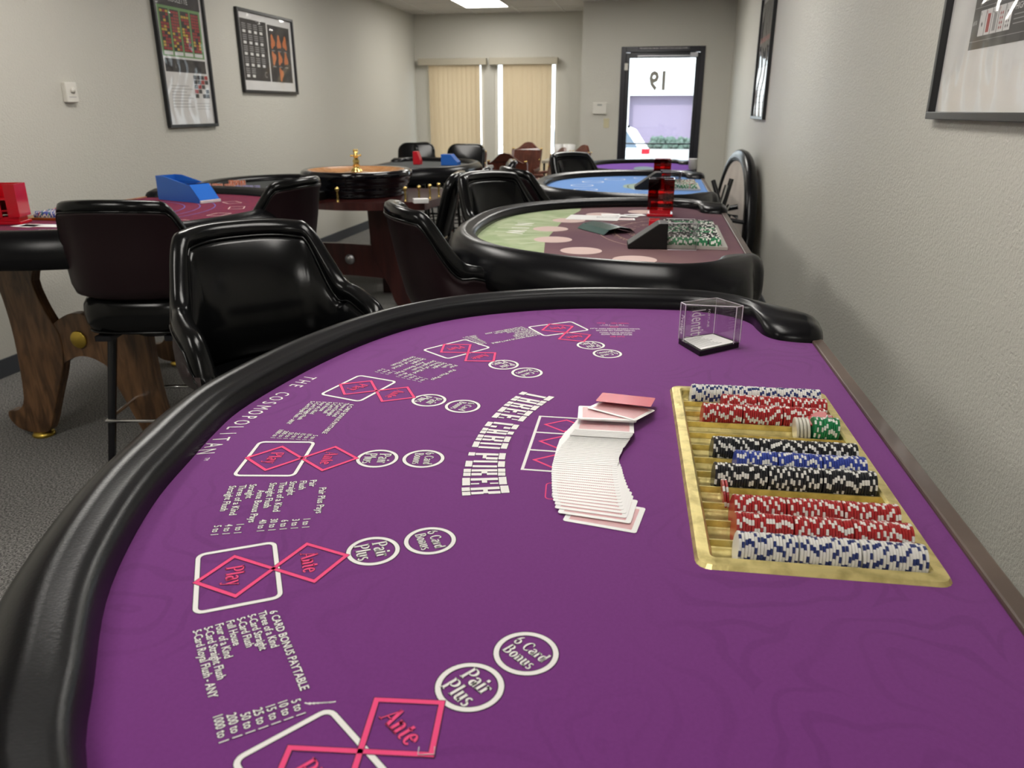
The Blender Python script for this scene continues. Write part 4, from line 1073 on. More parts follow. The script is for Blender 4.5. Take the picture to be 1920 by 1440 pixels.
# wheel
WH = empty('roulette_wheel', 'black lacquered roulette wheel with wooden bowl and brass turret', 'roulette wheel', (-2.19, 5.60, .80))
m_ = MB(); m_.lathe([(.30, .0), (.345, .004), (.352, .02), (.345, .034), (.366, .044), (.372, .062), (.366, .078), (.38, .086), (.390, .10), (.386, .118), (.398, .128), (.407, .145), (.407, .166), (.400, .178), (.385, .186), (.355, .183)], 64, cap=False); m_.build('wheel_bowl', M_blackgloss, WH)
m_ = MB(); m_.lathe([(.355, .183), (.345, .178), (.32, .165), (.27, .150), (.25, .147)], 64, cap=False); m_.build('ball_track', wood('wheel_wood', (.42, .19, .07), (.55, .27, .11), 4, .2), WH)
m_ = MB(); m_.lathe([(.25, .147), (.235, .140), (.20, .143), (.12, .155), (.05, .168), (.0, .17)], 64, cap=False); m_.build('rotor', wood('rotor_wood', (.50, .26, .11), (.60, .34, .16), 4, .2), WH)
m_ = MB(); m_.lathe([(.045, .165), (.04, .18), (.022, .195), (.028, .205), (.020, .225), (.026, .24), (.014, .262), (.020, .272), (.022, .28), (.014, .292), (.018, .31), (.010, .312), (0, .312)], 20)
o = m_.build('turret', M_brass, WH)
m_ = MB()
for k in range(4):
    a = PI / 4 + k * PI / 2; m_.tube([(0, 0, .276), (.034 * math.cos(a), .034 * math.sin(a), .280)], .004, 8); m_.lathe([(0, .272), (.007, .274), (.008, .282), (.004, .288), (0, .289)], 10, c=(.036 * math.cos(a), .036 * math.sin(a)))
    m_.lathe([(0, .306), (.005, .308), (.006, .318), (.003, .324), (0, .325)], 8, c=(.014 * math.cos(a), .014 * math.sin(a)))
m_.build('turret_arms', M_brass, o)
# brass posts on the shelf round the wheel
post = None
pl = [(-2.535, 5.26), (-2.30, 5.125), (-2.145, 5.10), (-1.70, 5.22), (-1.635, 5.33), (-1.585, 5.43), (-1.55, 5.54)]
for i, (x, y) in enumerate(pl):
    if post is None:
        m_ = MB(); m_.lathe([(0, 0), (.011, 0), (.011, .004), (.006, .008), (.009, .016), (.0055, .022), (.009, .030), (.0055, .037), (.009, .045), (.0055, .052), (.0075, .060), (.005, .066), (.0075, .070), (.0145, .080), (.0155, .088), (.012, .097), (0, .101)], 14)
        post = m_.build('brass_post', M_brass); o = post
    else: o = post.copy(); COL.objects.link(o)
    o.location = (x, y, .80)
    tag(o, ['beaded brass post behind the side-on stool, far left of the wheel', 'left of the two beaded brass posts in front of the wheel', 'right of the two beaded brass posts in front of the wheel', 'beaded brass post nearest the camera in the row of four right of the wheel', 'second beaded brass post in the row of four right of the wheel', 'third beaded brass post in the row of four right of the wheel', 'farthest beaded brass post in the row of four right of the wheel'][i], 'brass post', 'brass posts round the roulette wheel')
# chips on the layout
def stack(name, label, cat, x, y, z, n, m, spot, grp):
    for i in range(n):
        me = cache.setdefault(m.name, chip_proto('poker_chip', m, spot)); M = Matrix.Translation((x + rnd.uniform(-.001, .001), y + rnd.uniform(-.001, .001), z + CH_T / 2 + i * (CH_T + .00002))) @ Matrix.Rotation(rnd.uniform(0, 6), 4, 'Z') @ Matrix.Rotation(PI / 2, 4, 'Y')
        if m not in rmats: rmats.append(m)
        if spot not in rmats: rmats.append(spot)
        b = len(rchips.v); rchips.v += [tuple(M @ v.co) for v in me.vertices]
        for p in me.polygons: rchips.f.append([q + b for q in p.vertices]); rchips.m.append(rmats.index(spot if p.material_index == 1 else m)); rchips.sm.append(False)
cache = {}; rchips = MB(); rmats = []
LZ = .8552
for i in range(5): stack('', 'orange roulette chip in the stacks at the left end of the roulette layout', '', -3.20 + .048 * i, 5.26 + .01 * (i % 2), LZ, 11, MC_o, MC_w, 'orange chips on the roulette table')
for i in range(3): stack('', 'orange roulette chip in the taller stacks behind the front orange stacks', '', -3.06 + .045 * i, 5.34, LZ, 17, MC_o, MC_w, 'tall orange stacks on the roulette table')
for i in range(4): stack('', 'lilac roulette chip in the low stacks right of the orange ones', '', -2.96 + .048 * i, 5.25 + .01 * (i % 2), LZ, 9, MC_l, MC_w, 'lilac chips on the roulette table')
for i in range(4): stack('', 'blue roulette chip in the low stacks in front of the yellow ones', '', -2.70 + .046 * i, 5.22, LZ, 9, MC_b, MC_w, 'blue chips on the roulette table')
for i in range(4): stack('', 'yellow roulette chip in the stacks behind the blue ones', '', -2.64 + .046 * i, 5.32, LZ, 14, MC_y, MC_w, 'yellow chips on the roulette table')
tag(rchips.build('poker_chips', rmats), 'orange, lilac, blue and yellow chip stacks on the roulette layout', 'poker chips', kind='stuff')
m_ = MB(); m_.box(-.05, -.03, 0, .05, .03, .03); o = bevel(m_.build('card_box', M_paper)); o.location = (-1.57, 5.28 - .13, .80); o.rotation_euler = (0, 0, R(25)); tag(o, 'small white box on the shelf right of the roulette wheel', 'box')

# ------------------------------------------------------------------ padded stools
def sstep(t): t = max(0, min(1, t)); return t * t * (3 - 2 * t)
def make_stool():
    e = empty('bar_stool', 'x', 'stool', (0, 0, 0))
    TH = 107; N = 56; rx, ry = .275, .255; nn_ = 2.5
    def plan(th):
        s_, c_ = math.sin(th), math.cos(th)
        return Vector((rx * math.copysign(abs(s_) ** (2 / nn_), s_), ry * math.copysign(abs(c_) ** (2 / nn_), c_)))
    def top(deg):
        a = abs(deg)
        h_ = 1.105 - .170 * sstep((a - 38) / 34) - .035 * sstep((a - 72) / 26)
        h_ -= .012 * (a / 40) ** 2 if a < 40 else .012
        if a > 88: h_ -= .13 * ((a - 88) / 19) ** 2
        return h_
    def bot(deg): a = abs(deg); return .735 - .01 * math.cos(R(a)) + (.0 if a < 90 else .02 * ((a - 90) / 24))
    inn, outr, ed1, ed2 = [], [], [], []
    for i in range(N + 1):
        dg = -TH + 2 * TH * i / N; th = R(dg); p = plan(th); a = plan(th - .04); b = plan(th + .04); t_ = (b - a).normalized(); n2 = Vector((-t_.y, t_.x))
        if n2.dot(p) < 0: n2 = -n2
        zt, zb = top(dg), bot(dg)
        slope = abs(top(dg + 1.5) - top(dg - 1.5)) / max((plan(R(dg + 1.5)) - plan(R(dg - 1.5))).length, 1e-4); kk = min(2.2, math.sqrt(1 + slope * slope))
        H = zt - zb
        def P(off, z, ):
            lean = .085 * max(0, math.cos(th)) ** .7 * (z - .74) / .36      # back leans outward
            q = p + n2 * off; return (q.x, q.y + lean, z)
        T = .046
        g = lambda d: zt - min(d * kk, H * .6)
        inn.append([P(-T * .7, zb), P(-T - .006, zb + .02), P(-T - .014, (zb + g(.065)) / 2), P(-T - .011, g(.058)), P(-T - .002, g(.050)), P(-T + .009, g(.045)), P(-T - .001, g(.040)), P(-T - .005, g(.028)), P(-T - .004, g(.014)), P(-T * .80, g(.004)), P(-T * .5, zt), P(-T * .2, g(.006)), P(-.001, g(.020)), P(.003, g(.034)), P(-.005, g(.040))])
        outr.append([P(-.005, g(.039)), P(.004, g(.044)), P(.004, g(.052)), P(.0, g(.060)), P(.006, (zb + zt) / 2), P(.006, zb + .05), P(-.002, zb + .015), P(-T * .7, zb)])
        ed1.append(P(-T + .001, g(.0445))); ed2.append(P(.002, g(.040)))
    m_ = MB(); m_.grid(inn); n_ = len(inn[0])
    for r_ in (inn[0] + outr[0][1:-1], inn[-1] + outr[-1][1:-1]): m_.add(r_, [list(range(len(r_)))])
    o = fixn(m_.build('backrest', M_chair, e))
    pmb = MB(); pmb.tube(ed1, .0045, 7); pmb.tube(ed2, .0042, 7); pmb.build('piping', M_chair, o)
    m_ = MB(); m_.grid(outr); fixn(m_.build('back_cover', M_maroon, e))
    # seat cushion
    m_ = MB(); rows = []
    for s_, z in ((.0, .59), (.84, .59), (.96, .60), (1.0, .63), (1.015, .665), (1.0, .70), (.95, .722), (.8, .738), (.5, .747), (0, .75)):
        rr_ = []
        for k in range(40):
            a = 2 * PI * k / 40; c_, q = math.cos(a), math.sin(a)
            rr_.append((.238 * s_ * math.copysign(abs(c_) ** .55, c_), .0 + .238 * s_ * math.copysign(abs(q) ** .62, q), z))
        rows.append(rr_)
    m_.grid(rows, closed_v=True); o = m_.build('seat', M_chair, e)
    pmb = MB(); pmb.tube(rows[2], .005, 7, closed=True); pmb.build('piping', M_chair, o)
    m_ = MB(); m_.box(-.14, -.17, .575, .14, .11, .60); m_.lathe([(.0, .55), (.10, .55), (.10, .575), (0, .575)], 20); m_.box(-.16, .05, .57, -.10, .235, .59); m_.box(.10, .05, .57, .16, .235, .59); m_.build('swivel_base', M_blackmetal, e)
    for sx_ in (-1, 1):
        for sy_ in (-1, 1):
            l = MB(); l.tube([(sx_ * .14, sy_ * .14 - .03, .58), (sx_ * .15, sy_ * .15 - .03, .56), (sx_ * .215, sy_ * .215 - .03, .015)], [.019, .019, .015], 4)
            l.lathe([(.0, 0), (.018, 0), (.018, .015), (0, .016)], 10, c=(sx_ * .217, sy_ * .217 - .03)); l.build('leg', M_blackmetal, e)
    m_ = MB(); q = .205; m_.tube([(-q, -q - .03, .22), (q, -q - .03, .22), (q, q - .03, .22), (-q, q - .03, .22)], .008, 8, closed=True); m_.build('footrest', M_chrome, e)
    return e
proto = make_stool()
# (x, y, facing direction in degrees: 0 = seat opens towards -y), label
ST = [
 (-.93, 1.83, 49, 'black padded stool drawn up to the purple table, its glossy inner back towards the camera'),
 (-1.95, 2.74, 192, 'padded stool with maroon back at the near side of the maroon table, seen from behind'),
 (-1.92, 3.50, -97, 'padded stool seen side-on between the maroon table and the roulette wheel'),
 (-.60, 2.69, 120, 'padded stool with dark outer back at the near left of the plum and green table'),
 (-.63, 3.80, 55, 'black padded stool at the far left of the plum and green table, inner back showing'),
 (-.54, 4.45, 120, 'padded stool side-on at the near left of the light blue table'),
 (-.44, 5.75, 52, 'black padded stool at the far left of the light blue table, facing the camera'),
]
for i, (x, y, a, lb) in enumerate(ST):
    if i == 0: o = proto; o.location = (x, y, 0); o.rotation_euler = (0, 0, R(a)); o['label'] = lb; o['group'] = 'black padded stools'
    else: copy_tree(proto, (x, y, 0), R(a), lb, 'black padded stools')

# slim armless stools
def make_slim():
    e = empty('slim_stool', 'x', 'stool')
    m_ = MB(); rows = []
    outl = rrect(-.20, .70, .20, 1.06, .09, 6)
    def bend(x, z, off): return (x, .19 + off - 1.4 * x * x * .5 + .26 * (z - .7), z)
    f = [bend(x, z, -.018) for x, z in outl]; bk = [bend(x, z, .018) for x, z in outl]; f2 = [bend(x * .93, .88 + (z - .88) * .93, -.030) for x, z in outl]; b2 = [bend(x * .93, .88 + (z - .88) * .93, .028) for x, z in outl]
    m_.grid([f2, f, bk, b2], closed_v=True); n = len(outl); m_.add(f2, [list(range(n))], 0, True); m_.add(b2, [list(range(n))[::-1]], 0, True); fixn(m_.build('backrest', M_chair, e))
    m_ = MB(); m_.lathe([(0, .60), (.18, .60), (.20, .62), (.20, .655), (.185, .675), (0, .685)], 32); m_.build('seat', M_chair, e)
    for sx_ in (-1, 1):
        m_ = MB(); m_.tube([(sx_ * .15, .12, .60), (sx_ * .15, .19, .66), (sx_ * .15, .195, .76)], .009, 8); m_.build('back_support', M_blackmetal, e)
        for sy_ in (-1, 1):
            m_ = MB(); m_.tube([(sx_ * .14, sy_ * .14, .60), (sx_ * .20, sy_ * .20, .0)], .010, 8); m_.build('leg', M_blackmetal, e)
    m_ = MB(); m_.tube([(.18 * math.cos(2 * PI * k / 24) * 1.08, .18 * math.sin(2 * PI * k / 24) * 1.08, .25) for k in range(24)], .007, 8, closed=True); m_.build('footrest', M_blackmetal, e)
    return e
sp0 = make_slim()
def make_folded():
    e = empty('folding_chair', 'x', 'chair')
    m_ = MB(); outl = rrect(-.20, .70, .20, 1.06, .09, 6)
    def bend(x, z, off): return (x, .10 + off - 1.4 * x * x * .5 + .26 * (z - .7), z)
    f2 = [bend(x * .93, .88 + (z - .88) * .93, -.030) for x, z in outl]; f = [bend(x, z, -.018) for x, z in outl]; bk = [bend(x, z, .018) for x, z in outl]; b2 = [bend(x * .93, .88 + (z - .88) * .93, .028) for x, z in outl]
    m_.grid([f2, f, bk, b2], closed_v=True); n = len(outl); m_.add(f2, [list(range(n))], 0, True); m_.add(b2, [list(range(n))[::-1]], 0, True); fixn(m_.build('backrest', M_chair, e))
    m_ = MB(); m_.add([], []); P = rrect(-.17, .36, .17, .68, .05, 5)
    m_.add([(x, .03 + .12 * (z - .36), z) for x, z in P] + [(x, .065 + .12 * (z - .36), z) for x, z in P], [list(range(len(P))), list(range(2 * len(P) - 1, len(P) - 1, -1))] + [[i, i + len(P), (i + 1) % len(P) + len(P), (i + 1) % len(P)] for i in range(len(P))]); fixn(m_.build('seat', M_chair, e))
    for sx_ in (-1, 1):
        m_ = MB(); m_.tube([(sx_ * .19, -.10, 0), (sx_ * .185, .02, .40), (sx_ * .17, .10, .76)], .009, 8); m_.build('leg', M_blackmetal, e)
        m_ = MB(); m_.tube([(sx_ * .205, .12, 0), (sx_ * .20, .05, .40), (sx_ * .19, .02, .62)], .009, 8); m_.build('leg', M_blackmetal, e)
    m_ = MB(); m_.tube([(-.19, -.05, .18), (.19, -.05, .18)], .007, 8); m_.build('crossbar', M_blackmetal, e)
    return e
fc0 = make_folded()
FC = [(-1.31, 4.45, -84, 'folded slim black chair nearest the camera, between the roulette and plum tables'), (-1.24, 4.95, -82, 'second folded slim black chair, standing just behind the first'), (-1.20, 5.6, -78, 'third folded slim black chair, farthest of the three')]
for i, (x, y, a, lb) in enumerate(FC):
    if i == 0: o = fc0; o.location = (x, y, 0); o.rotation_euler = (0, 0, R(a)); o['label'] = lb; o['group'] = 'folded black chairs'
    else: copy_tree(fc0, (x, y, 0), R(a), lb, 'folded black chairs')
SL = [(-2.56, 8.15, 5, 'black stool back beyond the roulette wheel, left of the blind'), (-2.31, 8.50, 80, 'narrow side-on stool back between two stools beyond the wheel'), (-1.98, 7.95, 0, 'wide black stool back in front of the left blind'), (.50, 8.4, 80, 'black stool beyond the violet table, low against the right side of the door')]
for i, (x, y, a, lb) in enumerate(SL):
    if i == 0: o = sp0; o.location = (x, y, 0); o.rotation_euler = (0, 0, R(a)); o['label'] = lb; o['group'] = 'slim black stools'
    else:
        o = copy_tree(sp0, (x, y, 0), R(a), lb, 'slim black stools')
        if i == 3: o.scale = (.84,) * 3

# wooden captain's chairs near the windows
def make_wood():
    e = empty('wooden_chair', 'x', 'chair')
    half = [(0, 1.01), (.05, 1.0), (.09, .968), (.13, .935), (.17, .915), (.20, .925), (.205, .90), (.195, .80), (.18, .62), (.17, .52)]
    P = [(x, z) for x, z in half] ; P = P + [(-x, z) for x, z in reversed(half[1:])]
    n = len(P)
    def cv(x, z, o): return (x, .21 + o - 1.2 * x * x + .22 * (z - .5), z)
    m_ = MB(); m_.add([cv(x, z, -.014) for x, z in P] + [cv(x, z, .014) for x, z in P], [list(range(n)), list(range(2 * n - 1, n - 1, -1))] + [[i, i + n, (i + 1) % n + n, (i + 1) % n] for i in range(n)])
    fixn(m_.build('backrest', M_chairwood, e))
    m_ = MB()
    for x, z in ((-.19, .93), (.19, .93), (-.185, .80), (.185, .80)):
        c = cv(x, z, -.02); m_.lathe([(0, -.009), (.009, -.004), (.009, .004), (0, .009)], 8, M=Matrix.Translation(c)); c = cv(x, z, .02); m_.lathe([(0, -.009), (.009, -.004), (.009, .004), (0, .009)], 8, M=Matrix.Translation(c))
    m_.build('brass_nails', M_brass, e)
    m_ = MB(); m_.box(-.23, -.24, .43, .23, .22, .49); bevel(m_.build('seat', M_chairwood, e), .015)
    for sx_ in (-1, 1):
        m_ = MB(); m_.tube([(sx_ * .18, .16, .70), (sx_ * .25, .02, .70), (sx_ * .25, -.18, .69)], .018, 8); m_.tube([(sx_ * .24, -.14, .69), (sx_ * .22, -.15, .48)], .014, 8); m_.build('armrest', M_chairwood, e)
        for sy_ in (-1, 1): m_ = MB(); m_.tube([(sx_ * .19, sy_ * .19, .44), (sx_ * .22, sy_ * .22, 0)], [.022, .016], 8); m_.build('leg', M_chairwood, e)
    return e
wp = make_wood()
WC = [(-2.16, 9.0, 8, 'brown wooden chair with arched back against the left blind'), (-1.70, 9.85, -12, 'brown wooden chair with arched back standing between the two blinds'), (-1.38, 7.80, 170, 'nearest brown wooden chair, its arched back low between the stools'), (-1.30, 8.55, -62, 'brown wooden chair turned sideways before the right blind'), (-1.10, 9.25, -50, 'brown wooden chair farthest right, half hidden behind the sideways one')]
for i, (x, y, a, lb) in enumerate(WC):
    if i == 0: o = wp; o.location = (x, y, 0); o.rotation_euler = (0, 0, R(a)); o['label'] = lb; o['group'] = 'brown wooden chairs'
    else: copy_tree(wp, (x, y, 0), R(a), lb, 'brown wooden chairs')
for x, z_, y, nm, lb, m0, s3 in ((-1.93, .90, 7.35, 'dealing_shoe', 'small blue dealing shoe on the far dark table, before the left blind', M_bluesolid, (.16, .12, .10)), (-2.27, .90, 7.40, 'discard_holder', 'small red card holder on the far dark table', M_redsolid, (.07, .08, .12))):
    m_ = MB(); a, b, c = s3; P = [(-a / 2, 0), (a / 2, 0), (a / 2, c * .3), (a * .1, c), (-a / 2, c)]; n = 5
    m_.add([(p[0], -b / 2, p[1]) for p in P] + [(p[0], b / 2, p[1]) for p in P], [list(range(n)), list(range(2 * n - 1, n - 1, -1))] + [[i, i + n, (i + 1) % n + n, (i + 1) % n] for i in range(n)])
    o = bevel(fixn(m_.build(nm, m0))); o.location = (x, y, .902); tag(o, lb, 'card holder' if 'discard' in nm else 'dealing shoe')

# ------------------------------------------------------------------ folded table leaning on the right wall
LT = empty('folded_table', 'folded table with black rim and cream top leaning on edge against the right wall', 'gaming table', (.63, 7.05, .02))
# disc stands upright: local u -> world y, v -> world z
Mv = Matrix(((0, 0, -1, .0), (1, 0, 0, 0), (0, 1, 0, 0), (0, 0, 0, 1))) @ Matrix.Identity(4)
LT.rotation_euler = (0, R(4), R(3.5))
rows = []
Nn = 56
for k in range(Nn + 1):
    a = PI * k / Nn; u = .98 * math.copysign(abs(math.cos(a)) ** (2 / 2.3), math.cos(a)); v = 1.06 * abs(math.sin(a)) ** (2 / 2.3)
    rr_ = []
    for j in range(12):
        q = 2 * PI * j / 12; sc = 1 + .055 * math.cos(q); rr_.append(tuple(Mv @ Vector((u * sc * .95, v * sc * .95, .05 * math.sin(q)))))
    rows.append(rr_)
m_ = MB(); m_.grid(rows, closed_v=True); fixn(m_.build('armrest', M_vinyl, LT))
m_ = MB(); P = [(.93 * math.copysign(abs(math.cos(PI * k / 40)) ** .87, math.cos(PI * k / 40)), 1.0 * abs(math.sin(PI * k / 40)) ** .87) for k in range(41)]; m_.prism(P, -.02, .03, 0, M=Mv); m_.build('table_top', M_feltw, LT)
for u0, v0, u1, v1, n in ((-.45, .55, -.45, .15, .10), (.30, .60, .30, .20, .10)):
    m_ = MB(); m_.tube([tuple(Mv @ Vector((u0, v0, .03))), tuple(Mv @ Vector((u0, v0 + .02, n))), tuple(Mv @ Vector((u1, v1, n + .04))), tuple(Mv @ Vector((u1 + .35, v1, n + .04)))], .016, 8); m_.build('folded_leg', M_blackmetal, LT)
# black folding stand with bright clamps in front of it
FS = empty('folding_stand', 'black folding leg frame with chrome clamps between the blue table and the leaning table', 'stand', (.50, 6.15, 0))
m_ = MB(); m_.tube([(-.10, 0, 0), (.02, .1, .72), (.06, .12, .90)], .018, 8); m_.tube([(.10, 0, 0), (-.02, .15, .74), (-.07, .2, .88)], .018, 8); m_.tube([(-.05, .08, .66), (.12, .05, .70)], .02, 8); m_.tube([(.0, -.05, .62), (.16, -.08, .60)], .016, 8); m_.build('frame_tubes', M_blackmetal, FS)
m_ = MB(); m_.tube([(-.01, .05, .72), (.02, .05, .86)], .014, 10); m_.tube([(.02, .0, .66), (.05, .0, .72)], .014, 10); m_.build('clamps', M_chrome, FS)
m_ = MB(); m_.lathe([(0, 0), (.028, 0), (.034, .075), (.036, .078), (.030, .078), (.0, .07)], 24); o = m_.build('paper_cup', M_paper); o.location = (.262, 6.28, .967); tag(o, 'white cup on the rim of the violet table, before the door frame', 'cup')

# side table with napkins, far corner
SB = empty('side_table', 'small pale table in the corner beside the entry wall', 'table', (-1.27, 10.6, 0))
m_ = MB(); m_.box(-.22, -.3, .74, .22, .3, .77); bevel(m_.build('table_top', M_valance, SB))
for a in (-1, 1):
    for b in (-1, 1): m_ = MB(); m_.tube([(a * .19, b * .26, 0), (a * .19, b * .26, .74)], .014, 8); m_.build('leg', M_blackmetal, SB)
for i, (dx, dy, tl_) in enumerate(((-.05, 0, -8), (.03, .02, 4), (.085, -.02, 14))):
    m_ = MB(); m_.lathe([(0, 0), (.035, 0), (.05, .20), (.048, .20), (.033, .01), (0, .01)], 20); o = m_.build('paper_cup', M_paper); o.location = (-1.22 + dx * 1.1, 10.42 + dy, .772 + .001); o.rotation_euler = (0, R(tl_) * .3, 0)
    tag(o, ['left', 'middle', 'right'][i] + ' tall white paper cup standing on the corner table', 'cup', 'white cups on the corner table')
m_ = MB(); m_.box(-.13, -.09, 0, .13, .09, .012); o = m_.build('paper_box', M_paper); o.location = (-.55, 3.05, .42); 
# shelf box seen under table 2
D.objects.remove(o, do_unlink=True)
m_ = MB(); m_.box(-.16, -.12, 0, .16, .12, .30); o = bevel(m_.build('storage_box', M_paper)); o.location = (-.25, 3.05, .002); tag(o, 'white box standing on the carpet under the plum table', 'box')

# ------------------------------------------------------------------ things on the walls
def poster(name_label, X, y0, y1, z0, z1, facing, painter, fw=.022):
    """facing +1: on the left wall looking +x; -1: on the right wall looking -x. Local a runs left to right as seen, b upwards"""
    e = empty('framed_poster', name_label, 'framed poster', (X, (y0 + y1) / 2, z0))
    w = y1 - y0; h_ = z1 - z0
    if facing > 0: Mp = Matrix(((0, 0, 1, 0), (1, 0, 0, -w / 2), (0, 1, 0, 0), (0, 0, 0, 1)))
    else: Mp = Matrix(((0, 0, -1, 0), (-1, 0, 0, w / 2), (0, 1, 0, 0), (0, 0, 0, 1)))
    f = MB()
    for a, b, c, d in ((0, 0, w, fw), (0, h_ - fw, w, h_), (0, fw, fw, h_ - fw), (w - fw, fw, w, h_ - fw)): f.box(a, b, .0, c, d, .028, M=Mp)
    bevel(fixn(f.build('frame', M_frame, e)), .002)
    p = MB(); p.box(fw, fw, .001, w - fw, h_ - fw, .008, 0, M=Mp); mats = painter(p, Mp, w, h_); p.build('poster_print', mats, e)
    g = MB(); rows = []
    for i in range(25):
        rr_ = []
        for j in range(19):
            a = fw + (w - 2 * fw) * j / 18; b = fw + (h_ - 2 * fw) * i / 24
            wob = .0022 * math.sin(j * 1.1 + 2.3 * math.sin(i * .45)) + .0016 * math.sin(i * .9 + j * .4)
            ed_ = min(1, min(i, 24 - i) / 2, min(j, 18 - j) / 2)
            rr_.append(tuple(Mp @ Vector((a, b, .0145 + wob * ed_ * 1.2))))
        rows.append(rr_)
    g.grid(rows); g.build('plastic_cover', M_film, e)
    return e
Zp = .0086
def rq(p, M, a, b, c, d, m, z=Zp): p.add([(a, b, z), (c, b, z), (c, d, z), (a, d, z)], [[0, 1, 2, 3]], m, False, M)
def paint_roulette(p, M, w, h_):
    rq(p, M, .05, h_ * .865, w - .05, h_ - .03, 1)
    put_text(p, 'ROULETTE', .05, M @ Matrix.Translation((w / 2, h_ * .90, 0)), Zp + .0004, 4, align='C')
    rq(p, M, .055, h_ * .515, w - .06, h_ * .865, 2)
    cw = (w - .17) / 4; r2 = random.Random(3)
    for c in range(4):
        x0 = .075 + c * (cw + .008)
        rq(p, M, x0, h_ * .555, x0 + cw - .012, h_ * .845, 1, Zp + .0003)
        for i in range(13):
            for j in range(3):
                if r2.random() < .85:
                    xx = x0 + .006 + j * (cw - .02) / 3; yy = h_ * .56 + i * h_ * .0215
                    rq(p, M, xx, yy, xx + (cw - .02) / 3 - .004, yy + h_ * .017, 3 if r2.random() < .75 else 5, Zp + .0006)
        rq(p, M, x0, h_ * .525, x0 + cw - .012, h_ * .55, 0, Zp + .0003)
    rq(p, M, .065, h_ * .405, w - .06, h_ * .50, 1)
    for i in range(5):
        for j in range(4): rq(p, M, w * .62 + j * .05, h_ * .22 + i * .033, w * .62 + j * .05 + .046, h_ * .22 + i * .033 + .029, [3, 1, 4, 3, 1][(i * 3 + j * 2) % 5] if (i + j) % 2 else 1, Zp)
    for i in range(8): rq(p, M, .10, h_ * .15 + i * .022 * h_ / 1, .10 + w * .42 - (i % 3) * .04, h_ * .15 + i * .022 * h_ + .004, 6)
    for i in range(3): rq(p, M, w * .62, h_ * .135 + i * .02, w * .9, h_ * .135 + i * .02 + .003, 6)
    return [M_paper, M_pdark, M_pgreen, M_pred, M_paper, M_pyel, M_pgrey]
M_pdark = mat('poster_black', (.025, .02, .022), .6); M_pgreen = mat('poster_green', (.18, .36, .13), .6); M_pred = mat('poster_red', (.40, .03, .03), .6); M_pyel = mat('poster_yellow', (.70, .45, .06), .6); M_pgrey = mat('poster_grey', (.35, .34, .34), .6); M_porange = mat('poster_orange', (.62, .18, .05), .6)
poster('tall framed roulette chart with green betting columns, on the left wall', XL, 5.325, 5.975, 1.272, 2.22, 1, paint_roulette)
def paint_dice(p, M, w, h_):
    rq(p, M, .06, .10, w * .50, h_ - .075, 1); rq(p, M, w * .52, .10, w - .07, h_ - .085, 1)
    for i in range(5):
        for j in range(4):
            if i == 0 and j > 1: continue
            xx = .095 + j * (w * .44 - .06) / 4; yy = .125 + i * (h_ - .22) / 5
            rq(p, M, xx, yy, xx + .05, yy + .022, 0, Zp + .0003)
            for k in range(3): rq(p, M, xx - .008, yy + .034 + k * .016, xx + .06, yy + .041 + k * .016, 3, Zp + .0003)
    put_text(p, 'C', .07, M @ Matrix.Translation((w * .40, .13, 0)), Zp + .0004, 3)
    for i in range(3):
        for j in range(3):
            if i == 0 and j != 1: continue
            cx = w * .60 + j * w * .115; cy = .17 + i * (h_ - .26) / 3
            P = [(cx + r_ * math.cos(t_) * .7, cy + r_ * math.sin(t_)) for t_, r_ in [(2 * PI * k / 14, .055 * (1 + .28 * math.sin(3 * 2 * PI * k / 14 + i + j))) for k in range(14)]]
            p.add([(q[0], q[1], Zp + .0004) for q in P], [list(range(14))], 2, False, M)
            rq(p, M, cx - .03, cy - .075, cx + .03, cy - .068, 3, Zp + .0004)
    return [M_paper, M_pdark, M_porange, M_pgrey]
poster('wide framed chart with white captions and orange figures on black, left wall near the window', XL, 6.46, 7.50, 1.535, 2.195, 1, paint_dice)
